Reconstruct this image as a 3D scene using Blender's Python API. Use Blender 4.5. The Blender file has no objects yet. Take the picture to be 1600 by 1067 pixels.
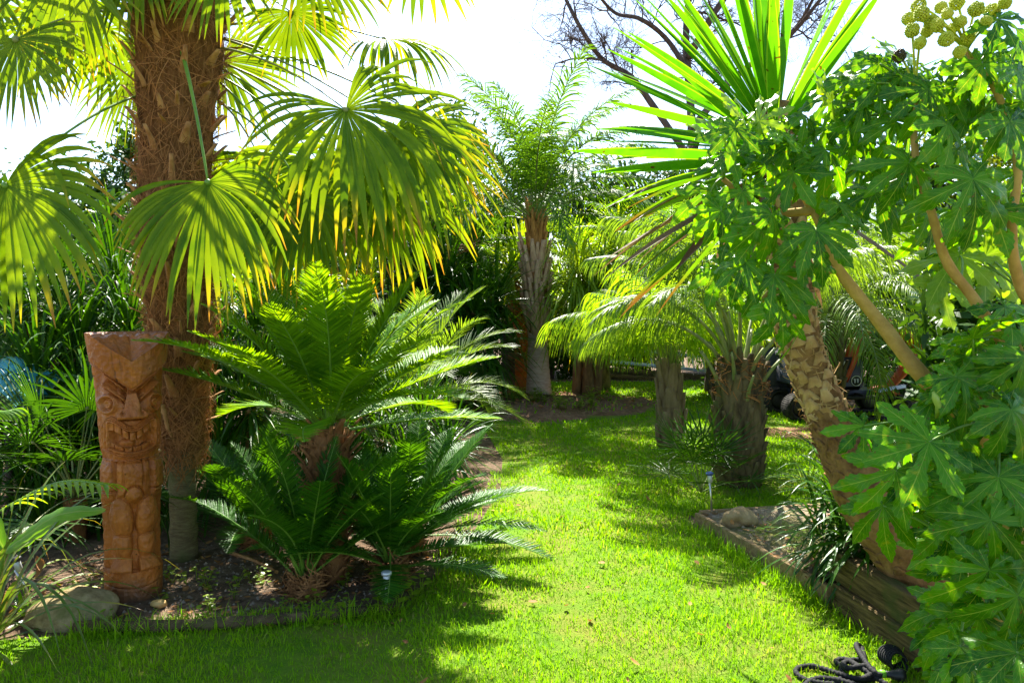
import bpy, math, random
import numpy as np
from mathutils import Vector, Matrix

rng = np.random.default_rng(7)
random.seed(7)
R = math.radians
scene = bpy.context.scene
COL = scene.collection

# ------------------------------------------------------------------ camera maths
F_PX, CAM_H, HORIZON = 1150.0, 1.6, 480.0
PITCH = math.atan((533.5 - HORIZON) / F_PX)
CP, SP = math.cos(PITCH), math.sin(PITCH)


def ray(px, py):
    cx, cy = (px - 800) / F_PX, (533.5 - py) / F_PX
    return np.array([cx, CP + cy * SP, -SP + cy * CP])


def P(px, py, d):
    v = ray(px, py)
    return np.array([0, 0, CAM_H]) + v * (d / v[1])


def G(px, py, z=0.0):
    v = ray(px, py)
    return np.array([0, 0, CAM_H]) + v * ((z - CAM_H) / v[2])


def nrm(a):
    a = np.asarray(a, float)
    return a / np.maximum(np.linalg.norm(a, axis=-1, keepdims=True), 1e-9)


# ------------------------------------------------------------------ materials
def newmat(name):
    m = bpy.data.materials.new(name)
    m.use_nodes = True
    nt = m.node_tree
    nt.nodes.clear()
    return m, nt


def nd(nt, typ, **kw):
    n = nt.nodes.new(typ)
    for k, v in kw.items():
        if k in n.bl_rna.properties:
            setattr(n, k, v)
        else:
            n.inputs[k].default_value = v
    return n


def lk(nt, a, b):
    nt.links.new(a, b)


def c4(c):
    return (c[0], c[1], c[2], 1.0)


def mixc(nt, fac, a, b, blend='MIX'):
    n = nt.nodes.new('ShaderNodeMix')
    n.data_type = 'RGBA'
    n.blend_type = blend
    for sock, v in ((n.inputs[0], fac), (n.inputs[6], a), (n.inputs[7], b)):
        if isinstance(v, bpy.types.NodeSocket):
            lk(nt, v, sock)
        elif isinstance(v, (tuple, list)):
            sock.default_value = c4(v)
        else:
            sock.default_value = v
    return n.outputs[2]


def math_(nt, op, a, b=0.0, clamp=False):
    n = nt.nodes.new('ShaderNodeMath')
    n.operation = op
    n.use_clamp = clamp
    for i, v in enumerate((a, b)):
        if isinstance(v, bpy.types.NodeSocket):
            lk(nt, v, n.inputs[i])
        else:
            n.inputs[i].default_value = v
    return n.outputs[0]


def ramp(nt, fac, lo, hi):
    n = nt.nodes.new('ShaderNodeMapRange')
    n.clamp = True
    n.inputs[1].default_value = lo
    n.inputs[2].default_value = hi
    lk(nt, fac, n.inputs[0])
    return n.outputs[0]


def noise(nt, scale, detail=3.0, rough=0.6, coord='Object', stretch=None):
    tc = nt.nodes.new('ShaderNodeTexCoord')
    out = tc.outputs[coord]
    if stretch:
        mp = nt.nodes.new('ShaderNodeMapping')
        mp.inputs['Scale'].default_value = stretch
        lk(nt, out, mp.inputs[0])
        out = mp.outputs[0]
    n = nt.nodes.new('ShaderNodeTexNoise')
    n.inputs['Scale'].default_value = scale
    n.inputs['Detail'].default_value = detail
    n.inputs['Roughness'].default_value = rough
    lk(nt, out, n.inputs['Vector'])
    return n.outputs['Fac']


def leafmat(name, dark, light, trans=0.4, tcol=(1.5, 1.35, 0.4), rough=0.42, spec=0.5,
            tip=None, tip_at=0.8, tip2=None, vein=None, vein_w=0.035, side_veins=False, patch=None, spots=None, edge=None):
    """leaf: glossy front, light shining through; the point attribute lf = (across, along, random)."""
    m, nt = newmat(name)
    at = nd(nt, 'ShaderNodeAttribute', attribute_name='lf')
    sx = nd(nt, 'ShaderNodeSeparateXYZ')
    lk(nt, at.outputs['Vector'], sx.inputs[0])
    u, t, r = sx.outputs
    oi = nd(nt, 'ShaderNodeObjectInfo')
    rr = math_(nt, 'FRACT', math_(nt, 'ADD', r, math_(nt, 'MULTIPLY', oi.outputs['Random'], 0.37)))
    col = mixc(nt, rr, dark, light)
    nz = noise(nt, 9.0, 3.0)
    col = mixc(nt, math_(nt, 'MULTIPLY', ramp(nt, nz, 0.42, 0.7), 0.5), col, mixc(nt, 0.5, light, (light[0] * 1.5, light[1] * 1.25, light[2])))
    if patch:
        n2 = noise(nt, 5.0, 4.0)
        col = mixc(nt, math_(nt, 'MULTIPLY', ramp(nt, n2, 0.6, 0.75), math_(nt, 'GREATER_THAN', rr, 0.55)), col, patch)
    if vein:
        d = math_(nt, 'ABSOLUTE', math_(nt, 'SUBTRACT', u, 0.5))
        col = mixc(nt, math_(nt, 'MULTIPLY', math_(nt, 'LESS_THAN', d, vein_w), 0.8), col, vein)
        if side_veins:
            w = math_(nt, 'FRACT', math_(nt, 'SUBTRACT', math_(nt, 'MULTIPLY', t, 9.0), math_(nt, 'MULTIPLY', d, 4.0)))
            col = mixc(nt, math_(nt, 'MULTIPLY', math_(nt, 'LESS_THAN', w, 0.09), 0.35), col, vein)
    if edge:
        d = math_(nt, 'ABSOLUTE', math_(nt, 'SUBTRACT', u, 0.5))
        col = mixc(nt, ramp(nt, d, 0.38, 0.47), col, edge)
    if tip:
        tt = math_(nt, 'ADD', t, math_(nt, 'MULTIPLY', math_(nt, 'SUBTRACT', r, 0.6), 0.30))
        col = mixc(nt, ramp(nt, tt, tip_at, tip_at + 0.16), col, tip)
        col = mixc(nt, ramp(nt, tt, tip_at + 0.18, tip_at + 0.26), col, tip2 or (0.25, 0.1, 0.03))
    if spots:
        n3 = noise(nt, 26.0, 1.0)
        col = mixc(nt, ramp(nt, n3, 0.71, 0.74), col, spots)
    b = nd(nt, 'ShaderNodeBsdfPrincipled', Roughness=rough)
    b.inputs['Specular IOR Level'].default_value = spec
    lk(nt, col, b.inputs['Base Color'])
    bp = nd(nt, 'ShaderNodeBump', Strength=0.25, Distance=0.01)
    lk(nt, noise(nt, 60.0, 2.0), bp.inputs['Height'])
    lk(nt, bp.outputs[0], b.inputs['Normal'])
    tr = nd(nt, 'ShaderNodeBsdfTranslucent')
    lk(nt, mixc(nt, 1.0, col, tcol, 'MULTIPLY'), tr.inputs['Color'])
    mx = nd(nt, 'ShaderNodeMixShader', Fac=trans)
    lk(nt, b.outputs[0], mx.inputs[1])
    lk(nt, tr.outputs[0], mx.inputs[2])
    o = nd(nt, 'ShaderNodeOutputMaterial')
    lk(nt, mx.outputs[0], o.inputs[0])
    return m


def solidmat(name, a, b, scale=8.0, rough=0.8, spec=0.3, stretch=None, bump=0.4, bscale=None, c=None, metallic=0.0, lo=0.35, hi=0.65, bdist=0.02):
    m, nt = newmat(name)
    nz = noise(nt, scale, 6.0, 0.65, stretch=stretch)
    col = mixc(nt, ramp(nt, nz, lo, hi), a, b)
    if c:
        n2 = noise(nt, scale * 0.31, 4.0, 0.6)
        col = mixc(nt, ramp(nt, n2, 0.52, 0.68), col, c)
    p = nd(nt, 'ShaderNodeBsdfPrincipled', Roughness=rough, Metallic=metallic)
    p.inputs['Specular IOR Level'].default_value = spec
    lk(nt, col, p.inputs['Base Color'])
    if bump:
        bp = nd(nt, 'ShaderNodeBump', Strength=bump, Distance=bdist)
        lk(nt, noise(nt, bscale or scale * 2.5, 6.0, 0.7, stretch=stretch), bp.inputs['Height'])
        lk(nt, bp.outputs[0], p.inputs['Normal'])
    o = nd(nt, 'ShaderNodeOutputMaterial')
    lk(nt, p.outputs[0], o.inputs[0])
    return m


M = {}
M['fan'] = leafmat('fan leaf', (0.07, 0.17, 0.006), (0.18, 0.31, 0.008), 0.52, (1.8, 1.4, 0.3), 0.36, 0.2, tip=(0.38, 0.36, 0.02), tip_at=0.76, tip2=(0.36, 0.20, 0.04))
M['fan_dark'] = leafmat('dark fan leaf', (0.014, 0.055, 0.005), (0.045, 0.125, 0.006), 0.36, (1.6, 1.5, 0.3), 0.38, 0.3, tip=(0.22, 0.22, 0.03), tip_at=0.95)  # base colour lowered so the shaded undergrowth stays dark: shade put into the colour
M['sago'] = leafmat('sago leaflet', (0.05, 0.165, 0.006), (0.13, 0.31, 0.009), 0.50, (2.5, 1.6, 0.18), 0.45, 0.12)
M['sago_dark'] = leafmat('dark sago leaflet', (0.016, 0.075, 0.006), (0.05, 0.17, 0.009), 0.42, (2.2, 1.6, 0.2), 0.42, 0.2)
M['feather'] = leafmat('feather leaflet', (0.05, 0.15, 0.012), (0.12, 0.27, 0.016), 0.5, (1.6, 1.35, 0.35), 0.45, 0.3, tip=(0.3, 0.3, 0.05), tip_at=0.97)
M['feather_blue'] = leafmat('blue green feather leaflet', (0.04, 0.125, 0.011), (0.105, 0.235, 0.018), 0.42, (1.7, 1.4, 0.35), 0.45, 0.18)
M['feather_grey'] = leafmat('greyish feather leaflet', (0.08, 0.18, 0.02), (0.17, 0.29, 0.03), 0.5, (1.6, 1.4, 0.35), 0.42, 0.35)
M['feather_lime'] = leafmat('lime feather leaflet', (0.14, 0.30, 0.015), (0.27, 0.42, 0.02), 0.6, (1.5, 1.35, 0.35), 0.4, 0.4, tip=(0.42, 0.36, 0.04), tip_at=0.96)
M['strap'] = leafmat('strap leaf', (0.013, 0.06, 0.004), (0.045, 0.135, 0.006), 0.38, (1.8, 1.5, 0.25), 0.34, 0.22, tip=(0.25, 0.24, 0.03), tip_at=0.95)  # darkened like the dark fan leaf, part of the understory shade is in this colour
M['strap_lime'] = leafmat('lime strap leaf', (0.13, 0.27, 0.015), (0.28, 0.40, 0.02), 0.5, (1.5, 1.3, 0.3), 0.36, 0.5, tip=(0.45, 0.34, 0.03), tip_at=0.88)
M['yucca'] = leafmat('yucca leaf', (0.035, 0.18, 0.008), (0.085, 0.30, 0.010), 0.50, (1.8, 1.5, 0.25), 0.34, 0.22, edge=(0.2, 0.40, 0.03), spots=(0.06, 0.05, 0.01), tip=(0.2, 0.28, 0.03), tip_at=1.06)
M['yucca_old'] = leafmat('drying yucca leaf', (0.05, 0.18, 0.010), (0.11, 0.26, 0.012), 0.42, (1.6, 1.3, 0.3), 0.45, 0.3, tip=(0.13, 0.09, 0.025), tip_at=0.62, tip2=(0.11, 0.06, 0.035))
M['fatsia'] = leafmat('fatsia leaf', (0.010, 0.09, 0.003), (0.085, 0.285, 0.005), 0.48, (2.5, 1.7, 0.15), 0.18, 0.3, vein=(0.30, 0.44, 0.06), vein_w=0.022, side_veins=True, patch=(0.30, 0.33, 0.01), spots=(0.16, 0.08, 0.015))
M['fatsia_young'] = leafmat('young fatsia leaf', (0.15, 0.32, 0.015), (0.24, 0.42, 0.02), 0.42, (1.5, 1.3, 0.3), 0.3, 0.5, vein=(0.42, 0.55, 0.12), vein_w=0.022, side_veins=True)
M['yucca_dead'] = leafmat('dead yucca leaf', (0.13, 0.08, 0.05), (0.24, 0.16, 0.10), 0.2, (1.2, 1.0, 0.7), 0.6, 0.2)
M['phormium'] = leafmat('flax leaf', (0.06, 0.14, 0.018), (0.15, 0.23, 0.03), 0.35, (1.5, 1.3, 0.4), 0.36, 0.5, edge=(0.22, 0.12, 0.06), tip=(0.42, 0.36, 0.05), tip_at=0.8, tip2=(0.4, 0.22, 0.08))
M['banana'] = leafmat('banana leaf', (0.10, 0.27, 0.012), (0.16, 0.36, 0.015), 0.5, (1.5, 1.35, 0.3), 0.4, 0.4, vein=(0.3, 0.42, 0.1), side_veins=True, tip=(0.4, 0.36, 0.05), tip_at=0.9, tip2=(0.36, 0.17, 0.06))
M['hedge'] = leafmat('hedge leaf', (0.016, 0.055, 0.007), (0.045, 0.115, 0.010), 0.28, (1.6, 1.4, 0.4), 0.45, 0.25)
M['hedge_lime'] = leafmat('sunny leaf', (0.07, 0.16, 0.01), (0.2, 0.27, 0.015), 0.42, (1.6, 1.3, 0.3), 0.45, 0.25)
M['dryleaf'] = leafmat('dry leaf', (0.22, 0.09, 0.03), (0.38, 0.2, 0.07), 0.2, (1.2, 1.0, 0.6), 0.7, 0.2)
M['petiole'] = solidmat('green leaf stalk', (0.10, 0.22, 0.02), (0.17, 0.30, 0.03), 6, 0.45, 0.4, bump=0.1)
M['petiole_dull'] = solidmat('olive leaf stalk', (0.13, 0.18, 0.05), (0.25, 0.27, 0.09), 6, 0.5, 0.4, bump=0.1)
M['fibre'] = solidmat('palm fibre', (0.12, 0.05, 0.018), (0.28, 0.135, 0.05), 40, 0.95, 0.1, (1, 1, 0.25), 0.8, 60)
M['fibre2'] = leafmat('palm fibre strand', (0.13, 0.055, 0.02), (0.44, 0.21, 0.08), 0.15, (1.1, 0.9, 0.6), 0.9, 0.1)
M['boot'] = solidmat('old leaf base', (0.26, 0.115, 0.04), (0.52, 0.28, 0.11), 14, 0.8, 0.2, (1, 1, 0.3), 0.5, 40)
M['boot_grey'] = solidmat('grey leaf base', (0.34, 0.19, 0.11), (0.56, 0.37, 0.23), 12, 0.85, 0.2, (1, 1, 0.25), 0.5, 40)
M['boot_dark'] = solidmat('mossy leaf base', (0.055, 0.038, 0.02), (0.20, 0.15, 0.07), 12, 0.85, 0.2, (1, 1, 0.35), 0.6, 40, c=(0.09, 0.10, 0.03))
M['stump'] = solidmat('dark brown palm stump', (0.13, 0.085, 0.055), (0.30, 0.21, 0.15), 10, 0.85, 0.15, (1, 1, 0.25), 0.6, 40)
M['rust'] = solidmat('rusty brown leaf base', (0.14, 0.06, 0.022), (0.33, 0.16, 0.06), 14, 0.9, 0.1, (1, 1, 0.3), 0.6, 40)
M['ringbark'] = solidmat('ringed palm bark', (0.12, 0.09, 0.045), (0.23, 0.2, 0.09), 14, 0.85, 0.2, (1, 1, 5), 0.7, 30, c=(0.14, 0.16, 0.05))
M['greybark'] = solidmat('smooth grey palm bark', (0.44, 0.29, 0.22), (0.60, 0.45, 0.36), 7, 0.85, 0.2, (1, 1, 5), 0.5, 22, c=(0.2, 0.16, 0.14))
M['orangefibre'] = solidmat('orange palm fibre', (0.30, 0.13, 0.035), (0.48, 0.24, 0.07), 16, 0.9, 0.1, (1, 1, 0.4), 0.8, 40)
M['yuccabark'] = solidmat('yucca bark', (0.17, 0.085, 0.03), (0.36, 0.2, 0.075), 16, 0.9, 0.15, None, 0.9, 40)
M['yuccascale'] = solidmat('yucca bark scale', (0.36, 0.2, 0.065), (0.58, 0.38, 0.16), 10, 0.75, 0.2, None, 0.4, 40)
M['tanstem'] = solidmat('tan fatsia stem', (0.40, 0.24, 0.06), (0.56, 0.36, 0.10), 12, 0.75, 0.15, None, 0.4, 45, c=(0.32, 0.17, 0.04))
M['umbel'] = solidmat('yellow green flower', (0.36, 0.44, 0.02), (0.52, 0.54, 0.05), 20, 0.6, 0.3, bump=0.2)
M['berry'] = solidmat('dark berry', (0.02, 0.02, 0.01), (0.06, 0.04, 0.02), 20, 0.4, 0.4, bump=0.1)
M['darkbark'] = solidmat('dark bark', (0.055, 0.042, 0.036), (0.13, 0.10, 0.085), 10, 0.9, 0.15, (1, 1, 0.3), 0.7, 30)
M['brownbark'] = solidmat('brown stem', (0.15, 0.085, 0.04), (0.28, 0.17, 0.08), 14, 0.85, 0.2, (1, 1, 0.3), 0.6, 40)
M['timber'] = solidmat('weathered timber', (0.19, 0.115, 0.05), (0.37, 0.25, 0.125), 9, 0.85, 0.2, (0.25, 4, 4), 0.5, 24, c=(0.14, 0.13, 0.055))
M['log'] = solidmat('mossy log', (0.05, 0.035, 0.018), (0.13, 0.09, 0.045), 12, 0.9, 0.1, None, 0.6, 30, c=(0.05, 0.07, 0.015))
M['sleeper'] = solidmat('stained sleeper', (0.05, 0.033, 0.012), (0.20, 0.13, 0.05), 11, 0.85, 0.15, (3, 0.25, 5), 0.8, 30, c=(0.06, 0.075, 0.018))
M['stone'] = solidmat('pale sandstone', (0.22, 0.16, 0.075), (0.42, 0.33, 0.17), 16, 0.9, 0.1, None, 0.9, 45, c=(0.17, 0.165, 0.06))
M['stone2'] = solidmat('brown stone', (0.26, 0.17, 0.08), (0.42, 0.31, 0.17), 9, 0.85, 0.2, None, 0.6, 25)
M['pebble'] = solidmat('ochre pebble', (0.5, 0.29, 0.08), (0.62, 0.4, 0.14), 9, 0.6, 0.3, None, 0.2, 30)
M['gravel'] = solidmat('gravel', (0.15, 0.11, 0.075), (0.34, 0.27, 0.19), 30, 0.9, 0.2, None, 0.3, 50)
M['steel'] = solidmat('stainless steel', (0.5, 0.5, 0.5), (0.65, 0.65, 0.65), 10, 0.3, 0.5, None, 0.05, metallic=1.0)
M['alu'] = solidmat('dull aluminium', (0.42, 0.43, 0.44), (0.58, 0.6, 0.6), 10, 0.5, 0.5, None, 0.1, metallic=0.6)
M['solarcell'] = solidmat('blue solar cell', (0.015, 0.04, 0.16), (0.03, 0.07, 0.25), 30, 0.2, 0.6, bump=0.0)
M['blackplastic'] = solidmat('black plastic', (0.010, 0.010, 0.011), (0.022, 0.022, 0.024), 20, 0.45, 0.4, bump=0.1)
M['hosefabric'] = solidmat('black hose fabric', (0.008, 0.008, 0.009), (0.022, 0.022, 0.023), 120, 0.8, 0.25, bump=0.6, bscale=260, bdist=0.004)
M['limeplastic'] = solidmat('lime plastic', (0.16, 0.42, 0.03), (0.2, 0.5, 0.04), 20, 0.4, 0.4, bump=0.0)
M['teal'] = solidmat('teal tarpaulin', (0.02, 0.22, 0.27), (0.05, 0.34, 0.4), 5, 0.4, 0.5, bump=0.4)
M['greentarp'] = solidmat('green mesh sheet', (0.015, 0.16, 0.09), (0.03, 0.27, 0.15), 30, 0.6, 0.3, bump=0.3)
M['orange'] = solidmat('orange machine paint', (0.50, 0.055, 0.012), (0.60, 0.085, 0.02), 4, 0.35, 0.5, bump=0.05, c=(0.34, 0.05, 0.02))
M['machine'] = solidmat('dark machine paint', (0.016, 0.02, 0.028), (0.035, 0.04, 0.05), 6, 0.4, 0.5, bump=0.05)
M['rubber'] = solidmat('track rubber', (0.015, 0.014, 0.013), (0.05, 0.045, 0.04), 12, 0.85, 0.2, bump=0.4)
M['white'] = solidmat('white decal', (0.65, 0.65, 0.66), (0.75, 0.75, 0.75), 10, 0.5, 0.4, bump=0.0)
M['cyan'] = solidmat('pale blue decal', (0.12, 0.42, 0.5), (0.16, 0.5, 0.56), 10, 0.5, 0.4, bump=0.0)
M['chrome'] = solidmat('cylinder rod', (0.6, 0.62, 0.66), (0.7, 0.72, 0.75), 10, 0.15, 0.5, bump=0.0, metallic=1.0)
gm, gnt = newmat('dark window glass')
gp = nd(gnt, 'ShaderNodeBsdfPrincipled', Roughness=0.06)
gp.inputs['Base Color'].default_value = (0.015, 0.02, 0.022, 1)
lk(gnt, gp.outputs[0], nd(gnt, 'ShaderNodeOutputMaterial').inputs[0])
M['glass'] = gm


def tikiwood():
    m, nt = newmat('oiled carved wood')
    g = noise(nt, 9.0, 6.0, 0.65, stretch=(1, 1, 0.22))
    col = mixc(nt, ramp(nt, g, 0.3, 0.72), (0.26, 0.070, 0.010), (0.48, 0.155, 0.028))
    f = noise(nt, 70.0, 4.0, 0.6, stretch=(1, 1, 0.05))
    col = mixc(nt, math_(nt, 'MULTIPLY', ramp(nt, f, 0.5, 0.72), 0.45), col, (0.17, 0.045, 0.012))
    s = noise(nt, 3.5, 4.0, 0.6)
    col = mixc(nt, math_(nt, 'MULTIPLY', ramp(nt, s, 0.56, 0.72), 0.55), col, (0.20, 0.062, 0.018))
    wz = noise(nt, 2.2, 5.0, 0.65)
    col = mixc(nt, math_(nt, 'MULTIPLY', ramp(nt, wz, 0.50, 0.70), 0.45), col, (0.24, 0.14, 0.075))
    cr = noise(nt, 16.0, 2.0, 0.5, stretch=(1, 1, 0.03))
    col = mixc(nt, ramp(nt, cr, 0.70, 0.73), col, (0.05, 0.02, 0.008))
    k = noise(nt, 38.0, 1.0, 0.5)
    col = mixc(nt, ramp(nt, k, 0.75, 0.79), col, (0.04, 0.015, 0.006))
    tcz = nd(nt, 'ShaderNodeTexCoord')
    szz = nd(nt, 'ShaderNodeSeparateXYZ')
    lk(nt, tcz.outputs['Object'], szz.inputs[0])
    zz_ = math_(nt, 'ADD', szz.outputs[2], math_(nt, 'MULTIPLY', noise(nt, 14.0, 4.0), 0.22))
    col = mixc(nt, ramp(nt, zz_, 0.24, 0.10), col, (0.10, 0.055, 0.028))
    p = nd(nt, 'ShaderNodeBsdfPrincipled', Roughness=0.45)
    p.inputs['Specular IOR Level'].default_value = 0.28
    lk(nt, col, p.inputs['Base Color'])
    bp = nd(nt, 'ShaderNodeBump', Strength=0.55, Distance=0.012)
    tcv = nd(nt, 'ShaderNodeTexCoord')
    vor = nd(nt, 'ShaderNodeTexVoronoi', Scale=42.0)
    lk(nt, tcv.outputs['Object'], vor.inputs['Vector'])
    hh = math_(nt, 'ADD', math_(nt, 'MULTIPLY', vor.outputs['Distance'], 0.8), noise(nt, 45.0, 5.0, 0.7, stretch=(1, 1, 0.12)))
    lk(nt, math_(nt, 'SUBTRACT', hh, ramp(nt, cr, 0.66, 0.73)), bp.inputs['Height'])
    lk(nt, bp.outputs[0], p.inputs['Normal'])
    lk(nt, p.outputs[0], nd(nt, 'ShaderNodeOutputMaterial').inputs[0])
    return m


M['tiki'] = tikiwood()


def groundmat(name, cols, scales, rough=0.95, bump=0.8, bscale=30):
    m, nt = newmat(name)
    col = cols[0]
    for i, (c, s) in enumerate(zip(cols[1:], scales)):
        col = mixc(nt, ramp(nt, noise(nt, s, 6.0, 0.7), 0.42, 0.62), col, c)
    p = nd(nt, 'ShaderNodeBsdfPrincipled', Roughness=rough)
    p.inputs['Specular IOR Level'].default_value = 0.15
    lk(nt, col, p.inputs['Base Color'])
    bp = nd(nt, 'ShaderNodeBump', Strength=bump, Distance=0.03)
    lk(nt, noise(nt, bscale, 8.0, 0.75), bp.inputs['Height'])
    lk(nt, bp.outputs[0], p.inputs['Normal'])
    lk(nt, p.outputs[0], nd(nt, 'ShaderNodeOutputMaterial').inputs[0])
    return m


M['soil'] = groundmat('leafy soil', [(0.14, 0.085, 0.05), (0.24, 0.165, 0.105), (0.09, 0.058, 0.035)], [3.0, 14.0])
M['redsoil'] = groundmat('reddish mulch', [(0.24, 0.12, 0.06), (0.34, 0.2, 0.11), (0.15, 0.085, 0.045)], [4.0, 18.0], bump=1.0)
M['bedsoil'] = groundmat('gravelly bed soil', [(0.33, 0.25, 0.17), (0.45, 0.37, 0.28), (0.24, 0.165, 0.10), (0.2, 0.2, 0.05)], [6.0, 30.0, 2.2], bump=1.0, bscale=60)
M['turf'] = groundmat('lawn turf', [(0.09, 0.20, 0.008), (0.14, 0.26, 0.01), (0.2, 0.21, 0.03)], [9.0, 1.6], bscale=60)


def grassmat():
    m, nt = newmat('grass blade')
    at = nd(nt, 'ShaderNodeAttribute', attribute_name='lf')
    sx = nd(nt, 'ShaderNodeSeparateXYZ')
    lk(nt, at.outputs['Vector'], sx.inputs[0])
    col = mixc(nt, sx.outputs[2], (0.13, 0.30, 0.004), (0.285, 0.49, 0.006))
    col = mixc(nt, math_(nt, 'MULTIPLY', ramp(nt, noise(nt, 1.1, 5.0, 0.65), 0.52, 0.7), 0.6), col, (0.29, 0.43, 0.008))
    col = mixc(nt, math_(nt, 'MULTIPLY', math_(nt, 'GREATER_THAN', sx.outputs[2], 0.93), 0.8), col, (0.42, 0.36, 0.12))
    p = nd(nt, 'ShaderNodeBsdfPrincipled', Roughness=0.5)
    p.inputs['Specular IOR Level'].default_value = 0.12
    lk(nt, col, p.inputs['Base Color'])
    tr = nd(nt, 'ShaderNodeBsdfTranslucent')
    lk(nt, mixc(nt, 1.0, col, (1.4, 1.4, 0.4), 'MULTIPLY'), tr.inputs[0])
    mx = nd(nt, 'ShaderNodeMixShader', Fac=0.45)
    lk(nt, p.outputs[0], mx.inputs[1])
    lk(nt, tr.outputs[0], mx.inputs[2])
    lk(nt, mx.outputs[0], nd(nt, 'ShaderNodeOutputMaterial').inputs[0])
    return m


M['grass'] = grassmat()

# ------------------------------------------------------------------ mesh builder
WLOC = {}


class MB:
    def __init__(self):
        self.v, self.lf, self.q, self.t, self.n = [], [], [], [], 0

    def add(self, V, quads=None, tris=None, u=0.5, t=0.5, r=0.5, mat=0):
        V = np.asarray(V, float).reshape(-1, 3)
        k = len(V)
        L = np.empty((k, 3))
        L[:, 0], L[:, 1], L[:, 2] = u, t, r
        self.v.append(V)
        self.lf.append(L)
        for arr, dst, w in ((quads, self.q, 4), (tris, self.t, 3)):
            if arr is not None and len(arr):
                a = np.asarray(arr, int).reshape(-1, w) + self.n
                dst.append((a, np.full(len(a), mat)))
        self.n += k

    def build(self, name, mats, parent=None, world=True, loc=(0, 0, 0), rot=(0, 0, 0), smooth=True):
        me = self.mesh(name, mats, np.array(WLOC[parent.name]) if (parent is not None and world) else np.zeros(3), smooth)
        return link(name, me, parent, loc, rot)

    def mesh(self, name, mats, off=np.zeros(3), smooth=True):
        me = bpy.data.meshes.new(name)
        V = np.concatenate(self.v) - off
        me.vertices.add(len(V))
        me.vertices.foreach_set('co', V.astype(np.float32).ravel())
        parts, starts, mi, s = [], [], [], 0
        for lst, w in ((self.q, 4), (self.t, 3)):
            if lst:
                a = np.concatenate([x[0] for x in lst])
                parts.append(a.ravel())
                starts.append(s + np.arange(len(a)) * w)
                mi.append(np.concatenate([x[1] for x in lst]))
                s += a.size
        L = np.concatenate(parts)
        st = np.concatenate(starts)
        me.loops.add(len(L))
        me.loops.foreach_set('vertex_index', L.astype(np.int32))
        me.polygons.add(len(st))
        me.polygons.foreach_set('loop_start', st.astype(np.int32))
        me.polygons.foreach_set('material_index', np.concatenate(mi).astype(np.int32))
        me.polygons.foreach_set('use_smooth', np.full(len(st), smooth))
        me.update(calc_edges=True)
        a = me.attributes.new('lf', 'FLOAT_VECTOR', 'POINT')
        a.data.foreach_set('vector', np.concatenate(self.lf).astype(np.float32).ravel())
        for m in (mats if isinstance(mats, (list, tuple)) else [mats]):
            me.materials.append(m)
        return me


def link(name, me, parent=None, loc=(0, 0, 0), rot=(0, 0, 0), scale=1.0):
    o = bpy.data.objects.new(name, me)
    COL.objects.link(o)
    o.location = loc
    o.rotation_euler = rot
    o.scale = (scale, scale, scale)
    base = np.zeros(3)
    if parent is not None:
        o.parent = parent
        base = np.array(WLOC.get(parent.name, (0, 0, 0)))
    WLOC[o.name] = tuple(base + np.array(loc, float))
    return o


def tag(o, label=None, cat=None, group=None, kind=None):
    for k, v in (('label', label), ('category', cat), ('group', group), ('kind', kind)):
        if v:
            o[k] = v
    return o


def thing(name, label, cat, loc, group=None):
    o = link(name, None, None, tuple(float(x) for x in loc))
    return tag(o, label, cat, group)


# ------------------------------------------------------------------ shapes
def bend(D, L, n, g, p=1.0, sway=None):
    """curves that start along D (m,3) with length L (m) and sag under gravity g (m): returns points (m,n,3) and tangents."""
    D = nrm(D)
    m = len(D)
    L = np.broadcast_to(np.asarray(L, float), (m,))
    g = np.broadcast_to(np.asarray(g, float), (m,))
    k = np.linspace(0, 1, n)[None, :, None]
    T = D[:, None, :] + (k ** p) * g[:, None, None] * np.array([0, 0, -1.0])
    if sway is not None:
        T = T + (k ** p) * sway[:, None, :]
    T = nrm(T)
    step = L[:, None, None] / (n - 1)
    C = np.concatenate([np.zeros((m, 1, 3)), np.cumsum((T[:, :-1] + T[:, 1:]) / 2 * step, axis=1)], axis=1)
    return C, T


def blades(B, C, S, W, rnd, fold=0.0, mat=0, up=1.0, t0=0.0, t1=1.0, T=None):
    """strips: centre lines C (m,n,3), side vectors S (m,n,3), half widths W (m,n)."""
    m, n, _ = C.shape
    W = np.broadcast_to(W, (m, n))[..., None]
    t = np.broadcast_to(np.linspace(t0, t1, n)[None], (m, n))
    r = np.broadcast_to(np.asarray(rnd, float).reshape(-1, 1), (m, n))
    if fold:
        if T is None:
            T = np.gradient(C, axis=1)
        N = nrm(np.cross(T, S))
        V = np.stack([C - S * W, C - N * W * fold, C + S * W], axis=2)
        a = 3
        u = [0, .5, 1]
    else:
        V = np.stack([C - S * W, C + S * W], axis=2)
        a = 2
        u = [0, 1]
    U = np.broadcast_to(np.array(u, float), (m, n, a))
    idx = np.arange(m * n * a).reshape(m, n, a)
    q = np.stack([idx[:, :-1, :-1], idx[:, :-1, 1:], idx[:, 1:, 1:], idx[:, 1:, :-1]], axis=-1).reshape(-1, 4)
    B.add(V.reshape(-1, 3), q, None, U.ravel(), np.repeat(t.ravel(), a), np.repeat(r.ravel(), a), mat)


def frames(pts):
    pts = np.asarray(pts, float)
    T = nrm(np.gradient(pts, axis=0))
    ref = np.array([0, 0, 1.0]) if abs(T[0][2]) < 0.9 else np.array([1.0, 0, 0])
    X = [nrm(np.cross(ref, T[0]))]
    for i in range(1, len(pts)):
        x = X[-1] - T[i] * np.dot(X[-1], T[i])
        X.append(nrm(x))
    X = np.array(X)
    Y = np.cross(T, X)
    return T, X, Y


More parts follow.
